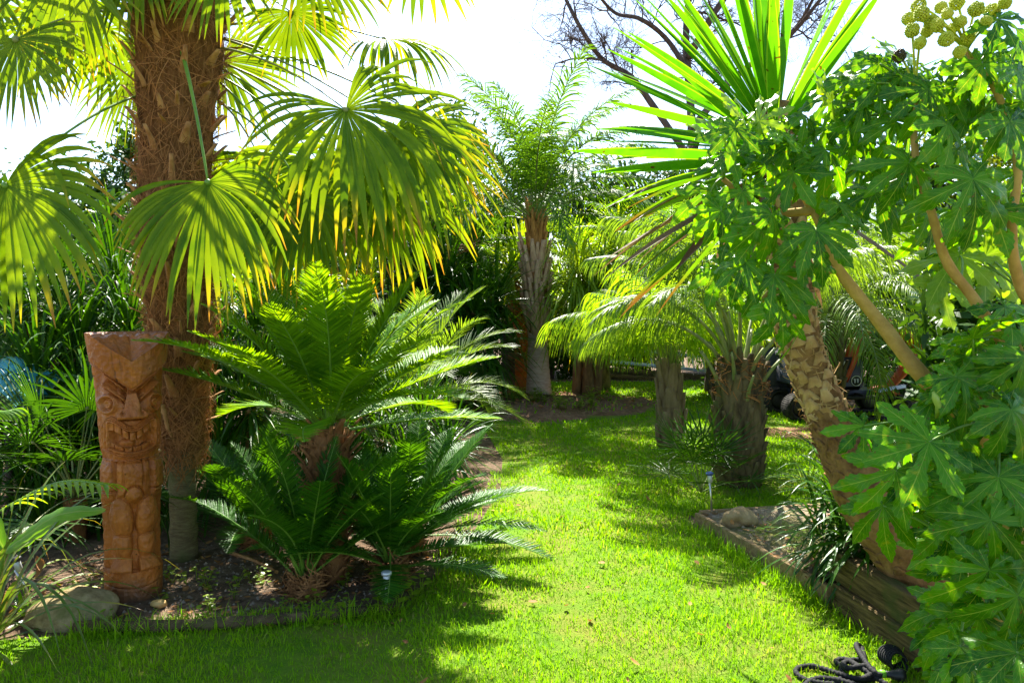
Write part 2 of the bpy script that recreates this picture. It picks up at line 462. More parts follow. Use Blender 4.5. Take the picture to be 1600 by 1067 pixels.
def tube(B, pts, rad, k=8, mat=0, r=0.5, cap=True, wob=0.0, flat=1.0):
    pts = np.asarray(pts, float)
    n = len(pts)
    rad = np.broadcast_to(np.asarray(rad, float), (n,))
    T, X, Y = frames(pts)
    a = np.linspace(0, 2 * np.pi, k, endpoint=False)
    rr = rad[:, None] * (1 + wob * rng.uniform(-1, 1, (n, k)))
    V = pts[:, None, :] + rr[..., None] * (np.cos(a)[None, :, None] * X[:, None, :] + flat * np.sin(a)[None, :, None] * Y[:, None, :])
    idx = np.arange(n * k).reshape(n, k)
    nx = np.roll(idx, -1, axis=1)
    q = np.stack([idx[:-1], nx[:-1], nx[1:], idx[1:]], axis=-1).reshape(-1, 4)
    t = np.repeat(np.linspace(0, 1, n), k)
    V = V.reshape(-1, 3)
    tr = None
    if cap:
        V = np.concatenate([V, pts[:1], pts[-1:]])
        t = np.concatenate([t, [0, 1]])
        c0, c1 = n * k, n * k + 1
        tr = [[c0, idx[0][(j + 1) % k], idx[0][j]] for j in range(k)] + [[c1, idx[-1][j], idx[-1][(j + 1) % k]] for j in range(k)]
    B.add(V, q, tr, 0.5, t, r, mat)


def bez(a, b, c, n=10):
    t = np.linspace(0, 1, n)[:, None]
    a, b, c = (np.asarray(x, float) for x in (a, b, c))
    return (1 - t) ** 2 * a + 2 * t * (1 - t) * b + t * t * c


def smooth_path(pts, n=40):
    """Catmull-Rom through the points."""
    p = np.asarray(pts, float)
    p = np.vstack([2 * p[0] - p[1], p, 2 * p[-1] - p[-2]])
    m = len(p) - 3
    out = []
    for s in np.linspace(0, m - 1e-6, n):
        i = int(s)
        t = s - i
        a, b, c, d = p[i], p[i + 1], p[i + 2], p[i + 3]
        out.append(0.5 * ((2 * b) + (-a + c) * t + (2 * a - 5 * b + 4 * c - d) * t * t + (-a + 3 * b - 3 * c + d) * t ** 3))
    return np.array(out)


def box(B, c, s, mat=0, rot=None, bev=0.08):
    """bevelled box, centre c, size s, optional 3x3 rotation."""
    c, h = np.asarray(c, float), np.asarray(s, float) / 2
    b = min(h) * min(bev * 2, 0.9) if bev < 0.5 else bev
    V, ids = [], {}
    for sx in (-1, 1):
        for sy in (-1, 1):
            for sz in (-1, 1):
                sg = np.array([sx, sy, sz])
                for ax in range(3):
                    v = sg * h
                    for k in range(3):
                        if k != ax:
                            v[k] -= sg[k] * b
                    ids[(sx, sy, sz, ax)] = len(V)
                    V.append(v)
    q, t = [], []
    for ax in range(3):
        o = [k for k in range(3) if k != ax]
        for s_ in (-1, 1):
            cs = []
            for a_, b_ in ((-1, -1), (1, -1), (1, 1), (-1, 1)):
                sg = [0, 0, 0]
                sg[ax], sg[o[0]], sg[o[1]] = s_, a_, b_
                cs.append(ids[(*sg, ax)])
            q.append(cs)
    for ax in range(3):
        o = [k for k in range(3) if k != ax]
        for a_ in (-1, 1):
            for b_ in (-1, 1):
                e = []
                for s_ in (-1, 1):
                    sg = [0, 0, 0]
                    sg[ax], sg[o[0]], sg[o[1]] = s_, a_, b_
                    e.append((ids[(*sg, o[0])], ids[(*sg, o[1])]))
                q.append([e[0][0], e[1][0], e[1][1], e[0][1]])
    for sx in (-1, 1):
        for sy in (-1, 1):
            for sz in (-1, 1):
                t.append([ids[(sx, sy, sz, a)] for a in range(3)])
    V = np.array(V)
    if rot is not None:
        V = V @ np.asarray(rot).T
    B.add(V + c, q, t, mat=mat)


def axes_rot(x, up=(0, 0, 1)):
    x = nrm(x)
    y = nrm(np.cross(up, x))
    return np.stack([x, y, np.cross(x, y)], axis=1)


def beam(B, a, b, w, h, mat=0):
    """box from a to b with width w (horizontal) and height h."""
    a, b = np.asarray(a, float), np.asarray(b, float)
    box(B, (a + b) / 2, (np.linalg.norm(b - a), w, h), mat, axes_rot(b - a), bev=0.07)


def blob(B, c, s, seed=0, mat=0, rough=0.15, k=28, flat=None):
    """an irregular stone."""
    rg = np.random.default_rng(seed)
    th = np.linspace(0, np.pi, k // 2 + 1)
    ph = np.linspace(0, 2 * np.pi, k, endpoint=False)
    TH, PH = np.meshgrid(th, ph, indexing='ij')
    D = np.stack([np.sin(TH) * np.cos(PH), np.sin(TH) * np.sin(PH), np.cos(TH)], -1)
    f = np.ones(TH.shape)
    for _ in range(9):
        d = nrm(rg.normal(size=3))
        f -= rough * 0.5 * np.maximum(0, D @ d - rg.uniform(0.2, 0.6))
        f += rough * 0.12 * np.sin(D @ rg.normal(size=3) * 4 + rg.uniform(0, 6))
    V = D * f[..., None] * np.asarray(s)
    idx = np.arange(TH.size).reshape(TH.shape)
    nx = np.roll(idx, -1, axis=1)
    q = np.stack([idx[:-1], nx[:-1], nx[1:], idx[1:]], -1).reshape(-1, 4)
    B.add(V.reshape(-1, 3) + np.asarray(c), q[:, ::-1], mat=mat)


def fan(B, hub, A, N, Rr, nseg=38, span=140, fuse=0.45, g=0.5, short=0.62, cone=0.1, mat=0, wid=1.0, lift=0.0):
    """a costapalmate leaf: pleated segments joined near the hub, then free and drooping."""
    A, N = nrm(A), np.asarray(N, float)
    N = nrm(N - A * np.dot(A, N))
    Bv = np.cross(N, A)
    ph = np.radians(np.linspace(-span, span, nseg) + rng.uniform(-1.2, 1.2, nseg))
    D = np.cos(ph)[:, None] * A + np.sin(ph)[:, None] * Bv + cone * N
    L = Rr * (short + (1 - short) * np.cos(ph / 2) ** 2) * rng.uniform(0.93, 1.04, nseg)
    n = 10
    gg = g * rng.uniform(0.55, 1.5, nseg)
    gg = np.where(rng.uniform(0, 1, nseg) < .14, gg * 2.6 + .5, gg)
    side = nrm(-np.sin(ph)[:, None] * A + np.cos(ph)[:, None] * Bv)
    C, T = bend(D, L, n, gg, 2.0, sway=side * rng.normal(0, 0.09, (nseg, 1)))
    S = nrm(side[:, None, :] - T * np.sum(T * side[:, None, :], -1, keepdims=True))
    k = np.linspace(0, 1, n)
    dphi = 2 * math.radians(span) / nseg
    w = np.where(k < fuse, k, fuse * (1 - ((k - fuse) / (1 - fuse)) ** 1.7))
    W = w[None] * L[:, None] * dphi / 2 * 1.08 * wid
    W = np.maximum(W, 0.0012)
    blades(B, C + np.asarray(hub), S, W, rng.uniform(0, 1, nseg), 0.45, mat, T=T)


def pinnate(B, L, p0, p1, n, ll, hw, sweep=(70, 30), vee=25, g=0.2, rr=0.012, pet=0.15, mats=(0, 1), bendp=1.2, npt=4, fold=0.3, prof=None, yaw=0.0, jit=0.05, thorn=False):
    """feather frond along +X (up is +Z); leaflets on both sides."""
    m = 22
    s = np.linspace(0, 1, m)
    p = np.radians(p0 + (p1 - p0) * s ** bendp)
    y = math.radians(yaw) * s ** 1.5
    T = np.stack([np.cos(p) * np.cos(y), np.cos(p) * np.sin(y), np.sin(p)], -1)
    C = np.concatenate([np.zeros((1, 3)), np.cumsum((T[:-1] + T[1:]) / 2 * L / (m - 1), axis=0)])
    tube(B, C, rr * (1 - 0.85 * s), 5, mats[1], 0.5)
    si = np.linspace(pet, 0.985, n)
    for sd in (-1, 1):
        q = np.clip(si + rng.uniform(-0.4, 0.4, n) / n, 0, 1)
        base = np.stack([np.interp(q, s, C[:, i]) for i in range(3)], -1)
        t = nrm(np.stack([np.interp(q, s, T[:, i]) for i in range(3)], -1))
        Y = nrm(np.cross([0, 0, 1.0], t))
        U = np.cross(t, Y)
        x = (si - pet) / (1 - pet)
        sw = np.radians(sweep[0] + (sweep[1] - sweep[0]) * x + rng.normal(0, 60 * jit, n))
        ve = np.radians(vee + rng.normal(0, 120 * jit, n))
        D = np.cos(sw)[:, None] * t + np.sin(sw)[:, None] * (sd * np.cos(ve)[:, None] * Y + np.sin(ve)[:, None] * U)
        pr = prof(x) if prof else np.sin(np.pi * (0.14 + 0.80 * x ** 0.85)) ** 0.6
        LL = ll * pr * rng.uniform(1 - 2 * jit, 1 + jit, n)
        CC, TT = bend(D, LL, npt, g * rng.uniform(0.6, 1.4, n), 1.3)
        S = nrm(t[:, None, :] - TT * np.sum(TT * t[:, None, :], -1, keepdims=True))
        k = np.linspace(0, 1, npt)
        w = hw * np.where(k < 0.3, 0.65 + k * 1.2, np.maximum(1.0 - ((k - 0.3) / 0.7) ** 1.8, 0.06))
        blades(B, CC + base[:, None, :], S, w[None] * np.clip(LL / ll, 0.4, 1)[:, None] ** 0.5, rng.uniform(0, 1, n), fold, mats[0], T=TT)


def straps(B, n, L, hw, e0, e1, g, c=(0, 0, 0), rad=0.02, mat=0, npt=8, fold=0.25, az=None, jit=8, base_w=0.6, gp=1.3, lj=0.2):
    """sword leaves of a rosette about the vertical at c, elevations from e0 (outermost) to e1 (innermost)."""
    i = np.arange(n)
    a = i * 2.39996 + rng.uniform(-.3, .3, n)
    if az is not None:
        a = np.radians(rng.uniform(az[0], az[1], n))
    e = np.radians(e0 + (e1 - e0) * (i / max(n - 1, 1)) + rng.normal(0, jit, n))
    D = np.stack([np.cos(e) * np.cos(a), np.cos(e) * np.sin(a), np.sin(e)], -1)
    LL = L * rng.uniform(1 - lj, 1 + lj * .5, n)
    C, T = bend(D, LL, npt, g * rng.uniform(0.5, 1.5, n), gp)
    H = nrm(np.stack([-np.sin(a), np.cos(a), 0 * a], -1) + rng.normal(0, .12, (n, 3)))
    S = nrm(H[:, None, :] - T * np.sum(T * H[:, None, :], -1, keepdims=True))
    k = np.linspace(0, 1, npt)
    w = hw * np.where(k < 0.35, base_w + (1 - base_w) * k / 0.35, np.maximum(1 - ((k - 0.35) / 0.65) ** 1.8, 0.04))
    base = np.asarray(c) + rad * np.stack([np.cos(a), np.sin(a), 0 * a], -1) + np.stack([0 * a, 0 * a, (i / n - .5) * rad * 3], -1)
    blades(B, C + base[:, None, :], S, np.broadcast_to(w[None], (n, npt)), rng.uniform(0, 1, n), fold, mat, T=T)


def leafcloud(B, c, rad, n, size, clumps=24, mat=0, asp=0.45, shell=0.5, up=0.5, cl=0.25):
    """many small leaves in clumps through an ellipsoid."""
    c, rad = np.asarray(c, float), np.asarray(rad, float)
    d = nrm(rng.normal(size=(clumps, 3)))
    rr = shell + (1 - shell) * rng.uniform(0, 1, clumps) ** 0.6
    cc = d * rr[:, None]
    w = rng.uniform(0.4, 1.6, clumps)
    ci = rng.choice(clumps, n, p=w / w.sum())
    p = cc[ci] + np.clip(rng.normal(0, 1, (n, 3)), -1.7, 1.7) * cl * rng.uniform(.5, 1.2, clumps)[ci][:, None]
    p = c + p * rad
    D = nrm(rng.normal(size=(n, 3)) + np.array([0, 0, -0.3]))
    N = nrm(rng.normal(size=(n, 3)) + np.array([0, -.1, up * 2]))
    S = nrm(np.cross(D, N))
    L = size * rng.uniform(.6, 1.3, n)
    C = np.stack([p - D * L[:, None] / 2, p + N * L[:, None] * .06, p + D * L[:, None] / 2], 1)
    W = np.stack([0.08 * L, L * asp / 2 * 1.0, 0.05 * L], 1)
    blades(B, C, np.repeat(S[:, None, :], 3, 1), W, np.clip(rng.normal(.5, .2, n) + (w[ci] - 1) * .25, 0, 1), 0, mat)


def boots(B, pts, rad, rows, per, L, w, th=0.012, out=0.25, mat=0, up=1.0, zj=0.3, curl=0.0, each=None, skip=0.0):
    """old leaf bases in a spiral on a trunk path: tapered wedges that lean outwards."""
    pts = np.asarray(pts, float)
    n = len(pts)
    rad = np.broadcast_to(np.asarray(rad, float), (n,))
    T, X, Y = frames(pts)
    tot = rows * per
    for i in range(tot):
        if skip and rng.uniform() < skip:
            continue
        if each:
            B = MB()
        s = (i + rng.uniform(-zj, zj)) / tot
        s = min(max(s, 0), 0.999)
        f = s * (n - 1)
        j = int(f)
        j2 = min(j + 1, n - 1)
        ff = f - j
        c = pts[j] * (1 - ff) + pts[j2] * ff
        r_ = rad[j] * (1 - ff) + rad[j2] * ff
        a = i * 2.39996 + rng.uniform(-.15, .15)
        t = T[j]
        o = math.cos(a) * X[j] + math.sin(a) * Y[j]
        sd = np.cross(t, o)
        l, ww = L * rng.uniform(.6, 1.3), w * rng.uniform(.65, 1.2)
        b0 = c + o * r_ * 0.92
        k = np.array([0, .35, .7, 1.0])
        wk = np.array([1, .8, .55, .42 * rng.uniform(.7, 1.2)])
        ok = out * k ** 1.3 * l
        V = []
        for kk, wv, ov in zip(k, wk, ov_ := ok):
            q = b0 + t * up * l * kk + o * (ov - curl * l * kk * kk)
            for e, oo in ((-1, 0), (-.5, th), (.5, th), (1, 0), (.5, -th), (-.5, -th)):
                V.append(q + sd * ww / 2 * wv * e + o * oo)
        idx = np.arange(24).reshape(4, 6)
        nx = np.roll(idx, -1, axis=1)
        Q = np.stack([idx[:-1], nx[:-1], nx[1:], idx[1:]], -1).reshape(-1, 4).tolist()
        Q += [[18, 19, 22, 23], [19, 20, 21, 22]]
        B.add(np.array(V), Q, None, 0.5, 0.5, rng.uniform(), mat)
        if each:
            B.build('leaf_base', each[0], each[1])


def strands(B, pts, rad, n, L, hw, mat=0, spread=0.6, lift=0.02):
    """hair-like fibres lying on a trunk."""
    pts = np.asarray(pts, float)
    m = len(pts)
    T, X, Y = frames(pts)
    rad = np.broadcast_to(np.asarray(rad, float), (m,))
    f = rng.uniform(0, m - 1.001, n)
    j = f.astype(int)
    ff = (f - j)[:, None]
    c = pts[j] * (1 - ff) + pts[j + 1] * ff
    r_ = rad[j] * (1 - ff[:, 0]) + rad[j + 1] * ff[:, 0]
    a = rng.uniform(0, 2 * np.pi, n)
    ang = rng.normal(0, spread, n)
    sgn = rng.choice([-1, 1], n)
    L = L * rng.uniform(.4, 1.3, n)
    k = np.linspace(0, 1, 5)
    al = a[:, None] + (np.sin(ang) * L / r_)[:, None] * k
    o = np.cos(al)[..., None] * X[j][:, None, :] + np.sin(al)[..., None] * Y[j][:, None, :]
    off = r_[:, None] + lift * rng.uniform(.3, 1.6, n)[:, None] * (0.3 + np.sin(np.pi * k)[None] * rng.uniform(0, 1, n)[:, None]) + rng.uniform(0, 1, n)[:, None] ** 6 * .06 * k
    C = c[:, None, :] + o * off[..., None] + T[j][:, None, :] * (sgn * np.cos(ang) * L)[:, None, None] * k[None, :, None]
    tg = nrm(np.gradient(C, axis=1))
    S = nrm(np.cross(o, tg))
    blades(B, C, S, hw * (1 - .5 * k)[None] * np.ones((n, 1)), rng.uniform(0, 1, n), 0, mat)


# ------------------------------------------------------------------ camera, light, sky
cd = bpy.data.cameras.new('camera')
cam = bpy.data.objects.new('camera', cd)
COL.objects.link(cam)
cam.location = (0, 0, CAM_H)
cam.rotation_euler = (math.pi / 2 - PITCH, 0, 0)
cd.sensor_width = 36.0
cd.lens = F_PX / 1600 * 36.0
cd.clip_start = 0.05
cd.clip_end = 2000
scene.camera = cam

SUN_EL, SUN_AZ = 50.0, -3.0          # azimuth clockwise from +Y (ahead of the camera)
sl = bpy.data.lights.new('sun', 'SUN')
sl.energy = 5.0
sl.angle = R(0.53)
sl.color = (1.0, 0.95, 0.85)
so = bpy.data.objects.new('sun', sl)
COL.objects.link(so)
sd_ = Vector((math.sin(R(SUN_AZ)) * math.cos(R(SUN_EL)), math.cos(R(SUN_AZ)) * math.cos(R(SUN_EL)), math.sin(R(SUN_EL))))
so.rotation_euler = sd_.to_track_quat('Z', 'Y').to_euler()
so.location = (0, 20, 20)
w = bpy.data.worlds.new('World')
scene.world = w
w.use_nodes = True
wn = w.node_tree
bg = wn.nodes['Background']
sky = wn.nodes.new('ShaderNodeTexSky')
sky.sky_type = 'NISHITA'
sky.sun_disc = False
sky.sun_elevation = R(SUN_EL)
sky.sun_rotation = R(SUN_AZ)
sky.air_density = 1.0
sky.dust_density = 0.6
sky.ozone_density = 1.0
wn.links.new(sky.outputs[0], bg.inputs[0])
bg.inputs[1].default_value = 0.085
scene.view_settings.view_transform = 'Standard'
scene.view_settings.look = 'None'
scene.view_settings.exposure = 2.05
scene.view_settings.gamma = 1.0
cy = scene.cycles
cy.max_bounces = 7
cy.diffuse_bounces = 4
cy.glossy_bounces = 2
cy.transmission_bounces = 4
cy.transparent_max_bounces = 4
cy.caustics_reflective = False
cy.caustics_refractive = False


# ================================================================== GROUND
def sheet(name, pts, z, mat, sub=0, bumpy=0.0):
    me = bpy.data.meshes.new(name)
    me.from_pydata([(x, y, z) for x, y in pts], [], [list(range(len(pts)))])
    me.materials.append(mat)
    o = link(name, me)
    return tag(o, kind='structure')


def inpoly(x, y, poly):
    p = np.asarray(poly)
    c = np.zeros(len(x), bool)
    j = len(p) - 1
    for i in range(len(p)):
        a, b = p[i], p[j]
        s = ((a[1] > y) != (b[1] > y)) & (x < (b[0] - a[0]) * (y - a[1]) / (b[1] - a[1] + 1e-12) + a[0])
        c ^= s
        j = i
    return c


sheet('ground', [(-150, -150), (150, -150), (150, 150), (-150, 150)], 0.0, M['soil'])
LAWN = [(-4.4, -6), (-3.9, 2.9), (-2.7, 3.42), (-2.05, 3.54), (-1.25, 3.63), (-0.60, 3.78), (-0.42, 4.4), (-0.26, 5.26), (-0.10, 6.4), (-0.10, 7.7), (-0.34, 9.4),
        (-0.8, 11.0), (-1.2, 13.0), (-0.7, 14.6), (0.8, 15.7), (4.8, 15.9), (5.0, 12.3), (7.0, 10.2), (7.0, 8.2), (6.5, 5.75), (1.36, 5.62), (1.30, 5.27), (1.68, 3.87), (1.80, 3.05), (2.05, -6)]
sheet('lawn', LAWN, 0.004, M['turf'])

# soil mound round the central palm, a low heap with real height
MC = (0.55, 12.0)
B = MB()
kk = 60
rr_ = np.linspace(0, 1, 16)
aa = np.linspace(0, 2 * np.pi, kk, endpoint=False)
V = []
for r0 in rr_:
    for a in aa:
        e = 1 + .12 * math.sin(3 * a + 1) + .08 * math.sin(7 * a)
        x, y = MC[0] + 1.75 * r0 * e * math.cos(a), MC[1] + 1.75 * r0 * e * math.sin(a)
        V.append((x, y, 0.006 + 0.13 * (1 - r0 ** 2) + (0.03 * rng.uniform(-1, 1) if r0 < .95 else 0)))
idx = np.arange(len(V)).reshape(16, kk)
nx = np.roll(idx, -1, 1)
B.add(V, np.stack([idx[:-1], idx[1:], nx[1:], nx[:-1]], -1).reshape(-1, 4))
tag(B.build('soil_mound', M['redsoil']), kind='structure')
# bare worn patches at the back of the lawn
for nm, c, s in (('soil_patch', (3.9, 9.3), (1.1, .55)),):
    pts = [(c[0] + s[0] * math.cos(a) * (1 + .2 * math.sin(3 * a)), c[1] + s[1] * math.sin(a) * (1 + .25 * math.cos(2 * a))) for a in np.linspace(0, 2 * np.pi, 30, endpoint=False)]
    sheet(nm, pts, 0.008, M['redsoil'])

# grass blades over the lawn
B = MB()


def grass_band(d0, d1, dens, h, wd, poly=LAWN, keep=None):
    xs = [p[0] for p in poly]
    x0, x1 = min(xs), max(xs)
    n = int((x1 - x0) * (d1 - d0) * dens)
    x, y = rng.uniform(x0, x1, n), rng.uniform(d0, d1, n)
    ok = inpoly(x, y, poly) & (np.abs(x) < y * 0.78 + 0.5)
    for c, s in (((.32, 3.45), (.28, .22)), ((.5, 4.7), (.3, .5)), ((1.2, 4.05), (.3, .35)), ((.9, 3.3), (.35, .2)), ((.3, 6.0), (.35, .4))):
        ok &= (((x - c[0]) / s[0]) ** 2 + ((y - c[1]) / s[1]) ** 2 > rng.uniform(.1, 1.2, n)) | (rng.uniform(0, 1, n) < .6)
    wob = np.sin(x * 3.1 + 1.3 * np.sin(y * 2.3)) * np.sin(y * 2.7 + np.sin(x * 1.9)) + .5 * np.sin(x * 11 + y * 7) * np.sin(y * 9 - x * 4)
    ok &= rng.uniform(0, 1, n) < np.clip(0.8 + .35 * wob, .3, 1)
    md = ((x - MC[0]) / 1.75) ** 2 + ((y - MC[1]) / 1.75) ** 2
    ok &= (md > 1) | (rng.uniform(0, 1, n) < .12)
    for c, s in (((3.9, 9.3), (1.1, .55)),):
        ok &= (((x - c[0]) / s[0]) ** 2 + ((y - c[1]) / s[1]) ** 2 > 1) | (rng.uniform(0, 1, n) < .3)
    x, y, wob = x[ok], y[ok], wob[ok]
    m = len(x)
    z = np.where(((x - MC[0]) / 1.75) ** 2 + ((y - MC[1]) / 1.75) ** 2 < 1, .11, .0)
    a, e = rng.uniform(0, 2 * np.pi, m), np.radians(rng.normal(68, 14, m))
    D = np.stack([np.cos(e) * np.cos(a), np.cos(e) * np.sin(a), np.sin(e)], -1)
    L = h * rng.uniform(.5, 1.4, m) * (1 + .25 * wob)
    C, T = bend(D, L, 3, rng.uniform(.2, 1.0, m))
    b = a + np.pi / 2 + rng.normal(0, .5, m)
    S = np.stack([np.cos(b), np.sin(b), 0 * b], -1)
    blades(B, C + np.stack([x, y, z], -1)[:, None, :], np.repeat(S[:, None, :], 3, 1), wd * np.array([1, .8, .12])[None] * rng.uniform(.7, 1.3, (m, 1)), np.clip(rng.normal(.45 + .15 * wob, .24, m), 0, 1))


grass_band(2.4, 3.6, 8500, .036, .0022)
grass_band(3.6, 5.0, 6000, .036, .0028)
grass_band(5.0, 7.0, 3200, .038, .0042)
grass_band(7.0, 10.0, 1500, .042, .0065)
grass_band(10.0, 16.0, 550, .048, .011)
# longer uncut tufts along the sleepers and the edging log
for p0, p1, n, h in (((1.30, 5.25), (1.69, 3.80), 900, .10), ((-2.1, 3.5), (-.6, 3.74), 1300, .09), ((1.36, 5.62), (2.6, 5.7), 900, .10), ((-.45, 4.4), (-.12, 7.0), 500, .08), ((1.70, 3.8), (1.78, 3.1), 160, .08)):
    q = rng.uniform(0, 1, n)
    c = np.asarray(p0)[None] * (1 - q[:, None]) + np.asarray(p1)[None] * q[:, None] + rng.normal(0, .035, (n, 2)) + np.array([-.05 if p0[0] > 0 and p0[1] < 5.5 else 0, 0])
    a, e = rng.uniform(0, 2 * np.pi, n), np.radians(rng.normal(66, 14, n))
    D = np.stack([np.cos(e) * np.cos(a), np.cos(e) * np.sin(a), np.sin(e)], -1)
    C, T = bend(D, h * rng.uniform(.4, 1.5, n), 4, rng.uniform(.3, 1.4, n))
    S = np.stack([-np.sin(a), np.cos(a), 0 * a], -1)
    blades(B, C + np.concatenate([c, np.zeros((n, 1))], 1)[:, None, :], np.repeat(S[:, None, :], 4, 1), .003 * np.array([1, .9, .6, .1])[None] * np.ones((n, 1)), rng.uniform(0, .8, n))
tag(B.build('grass', M['grass']), kind='stuff')

# ================================================================== TIKI
TB = G(210, 927)
TH = 1.47
root = thing('tiki_statue', 'carved orange-brown wooden tiki with a grimacing toothy face standing in the planted bed', 'statue', TB)


def sst(a, b, x):
    t = np.clip((x - a) / (b - a), 0, 1)
    return t * t * (3 - 2 * t)


def tiki_disp(x, z, front):
    """carving depth (metres, + is proud) at lateral x and height z on the front."""
    ax = np.abs(x)
    ex = lambda v, c, w_: np.exp(-((v - c) / w_) ** 2)

    def ell(cx, cz, rx, rz, rot=0.0):
        u, v = ax - cx, z - cz
        c, s = math.cos(rot), math.sin(rot)
        q = ((u * c + v * s) / rx) ** 2 + ((-u * s + v * c) / rz) ** 2
        return np.clip(1 - q, 0, None) ** 0.5

    # ---- head
    brow = 1.155 + 0.74 * ax
    t = brow - z
    e = np.where(t > 0, -.046 + .026 * sst(.03, .16, t), 0.0) * sst(-.003, .004, t)
    e = e - .006 * ex(t, -.006, .004)
    win = sst(.030, .048, ax) * (1 - sst(.150, .170, ax)) * (t > 0)
    e = e + win * (.024 * ex(t, .027, .010) - .020 * ex(t, .052, .008) + .026 * ex(t, .080, .011) - .012 * ex(t, .101, .007))
    e = e + win * .018 * ell(.080, brow - .052, .026, .014, .6)
    q = np.sqrt(((ax - .128) / .8) ** 2 + (z - 1.082) ** 2)
    chk = (t > .055)
    e = e + chk * (.016 * ex(q, .045, .011) + .008 * ex(q, .016, .012) - .010 * ex(q, .030, .007))
    wn_ = np.interp(z, [1.0, 1.03, 1.06, 1.15], [.074, .072, .046, .032])
    nose = sst(0, 1, (wn_ - ax) / .010) * (1 - sst(1.135, 1.158, z)) * sst(1.000, 1.008, z)
    nh = np.interp(z, [1.0, 1.02, 1.06, 1.15], [.034, .040, .022, -.022]) * (1 - .35 * (ax / np.maximum(wn_, .01)) ** 2)
    nh = nh - .016 * ex(ax, .040, .008) * ex(z, 1.045, .022)
    e = e * (1 - nose) + nose * nh
    e = e - .020 * ex(z, .998, .006) * (1 - sst(.07, .085, ax))
    # mouth
    k = np.clip(ax / .118, 0, 1)
    zu = .966 + .056 * (1 - np.cos(np.pi * k)) / 2 - .09 * np.clip((ax - .118) / .04, 0, None) ** 2
    zl = .783 + 2.0 * x ** 2
    sd = np.minimum(np.minimum(zu - z, z - zl), (.160 - ax) * .9)
    lipm = sst(-.002, .004, sd)
    lip = -.002 - .016 * (1 - sst(0, .010, sd)) - .010 * ex(sd, .013, .0032) - .010 * ex(sd, .024, .0032)
    inn = sst(.034, .039, sd)
    up = (zu - .037) - z
    ph = np.abs((x / .040 + .5) % 1.0 - .5)
    tooth = sst(-.001, .004, up) * (1 - sst(.043, .049, up))
    cav = -.048 + .036 * tooth * (1 - .75 * sst(.425, .475, ph)) * (1 - .15 * np.abs(ph * 2) ** 2)
    lo = z - (zl + .036)
    ph2 = np.abs((x / .052) % 1.0 - .5)
    cav = cav + (1 - tooth) * sst(-.001, .004, lo) * (1 - sst(.024, .032, lo)) * (.026 - .018 * sst(.42, .48, ph2))
    qq = np.clip(1 - ((x + .035) / .060) ** 2 - ((z - .868) / .026) ** 2, 0, None) ** .5
    cav = cav + (1 - tooth) * .022 * qq
    m = lip * (1 - inn) + cav * inn
    hd = sst(.774, .778, z)
    e = e * (1 - lipm) + m * lipm
    e = e * hd
    # ---- body
    bd = (z < .7745) & (z > .166)
    f = -.010 - .012 * ex(ax, .096, .008) * sst(.56, .60, z) + .010 * sst(.098, .110, ax) * sst(.575, .60, z)
    f = f - .010 * ex(z, .768, .010)
    f = f + .010 * ex(ax, .050, .030) * ex(z, .71, .05)
    f = f - .008 * ex(x, -.052, .006) * sst(.60, .66, z) - .008 * ex(x, .052, .006) * sst(.60, .66, z)
    f = f - .012 * sst(.092, .100, ax) * ex(z, .612 - .25 * (ax - .10), .005)
    q = np.sqrt((x / .054) ** 2 + ((z - .570) / .066) ** 2)
    f = f - .014 * ex(q, 1.0, .075) * sst(.565, .585, z) + .010 * np.clip(1 - q, 0, 1) * (z > .55)
    low = 1 - sst(.53, .60, z + .35 * np.abs(ax - .068))
    thigh = ell(.070, .455, .066, .118, -.12)
    calf = ell(.068, .318, .056, .100)
    leg = np.maximum(thigh * .050, calf * .044)
    f = np.where(leg > 0, np.maximum(f * (1 - low) - .034 * low + leg, f - .02), f * (1 - low) - .034 * low)
    f = f - .008 * ex(z, .372 - .2 * np.abs(ax - .07), .004) * (leg > .01)
    foot = (1 - sst(.225, .262, z)) * sst(.014, .022, ax) * (1 - sst(.108, .120, ax))
    f = f * (1 - foot) + foot * (.016 - .030 * sst(.185, .25, z))
    f = f - .014 * ex(z, .168, .005)
    g = -.005 * ex(z, .105 - .03 * np.cos(x * 9), .004)
    e = np.where(z < .1665, g, np.where(bd, f, e))
    return e * 1.22 * front


zk = np.array([0, .168, .25, .37, .50, .60, .72, .770, .85, .95, 1.05, 1.15, 1.25, 1.35, 1.47])
rk = np.array([.146, .147, .146, .145, .150, .155, .155, .142, .155, .160, .164, .171, .182, .194, .208])
yaw_t = 0.56
nth = 400


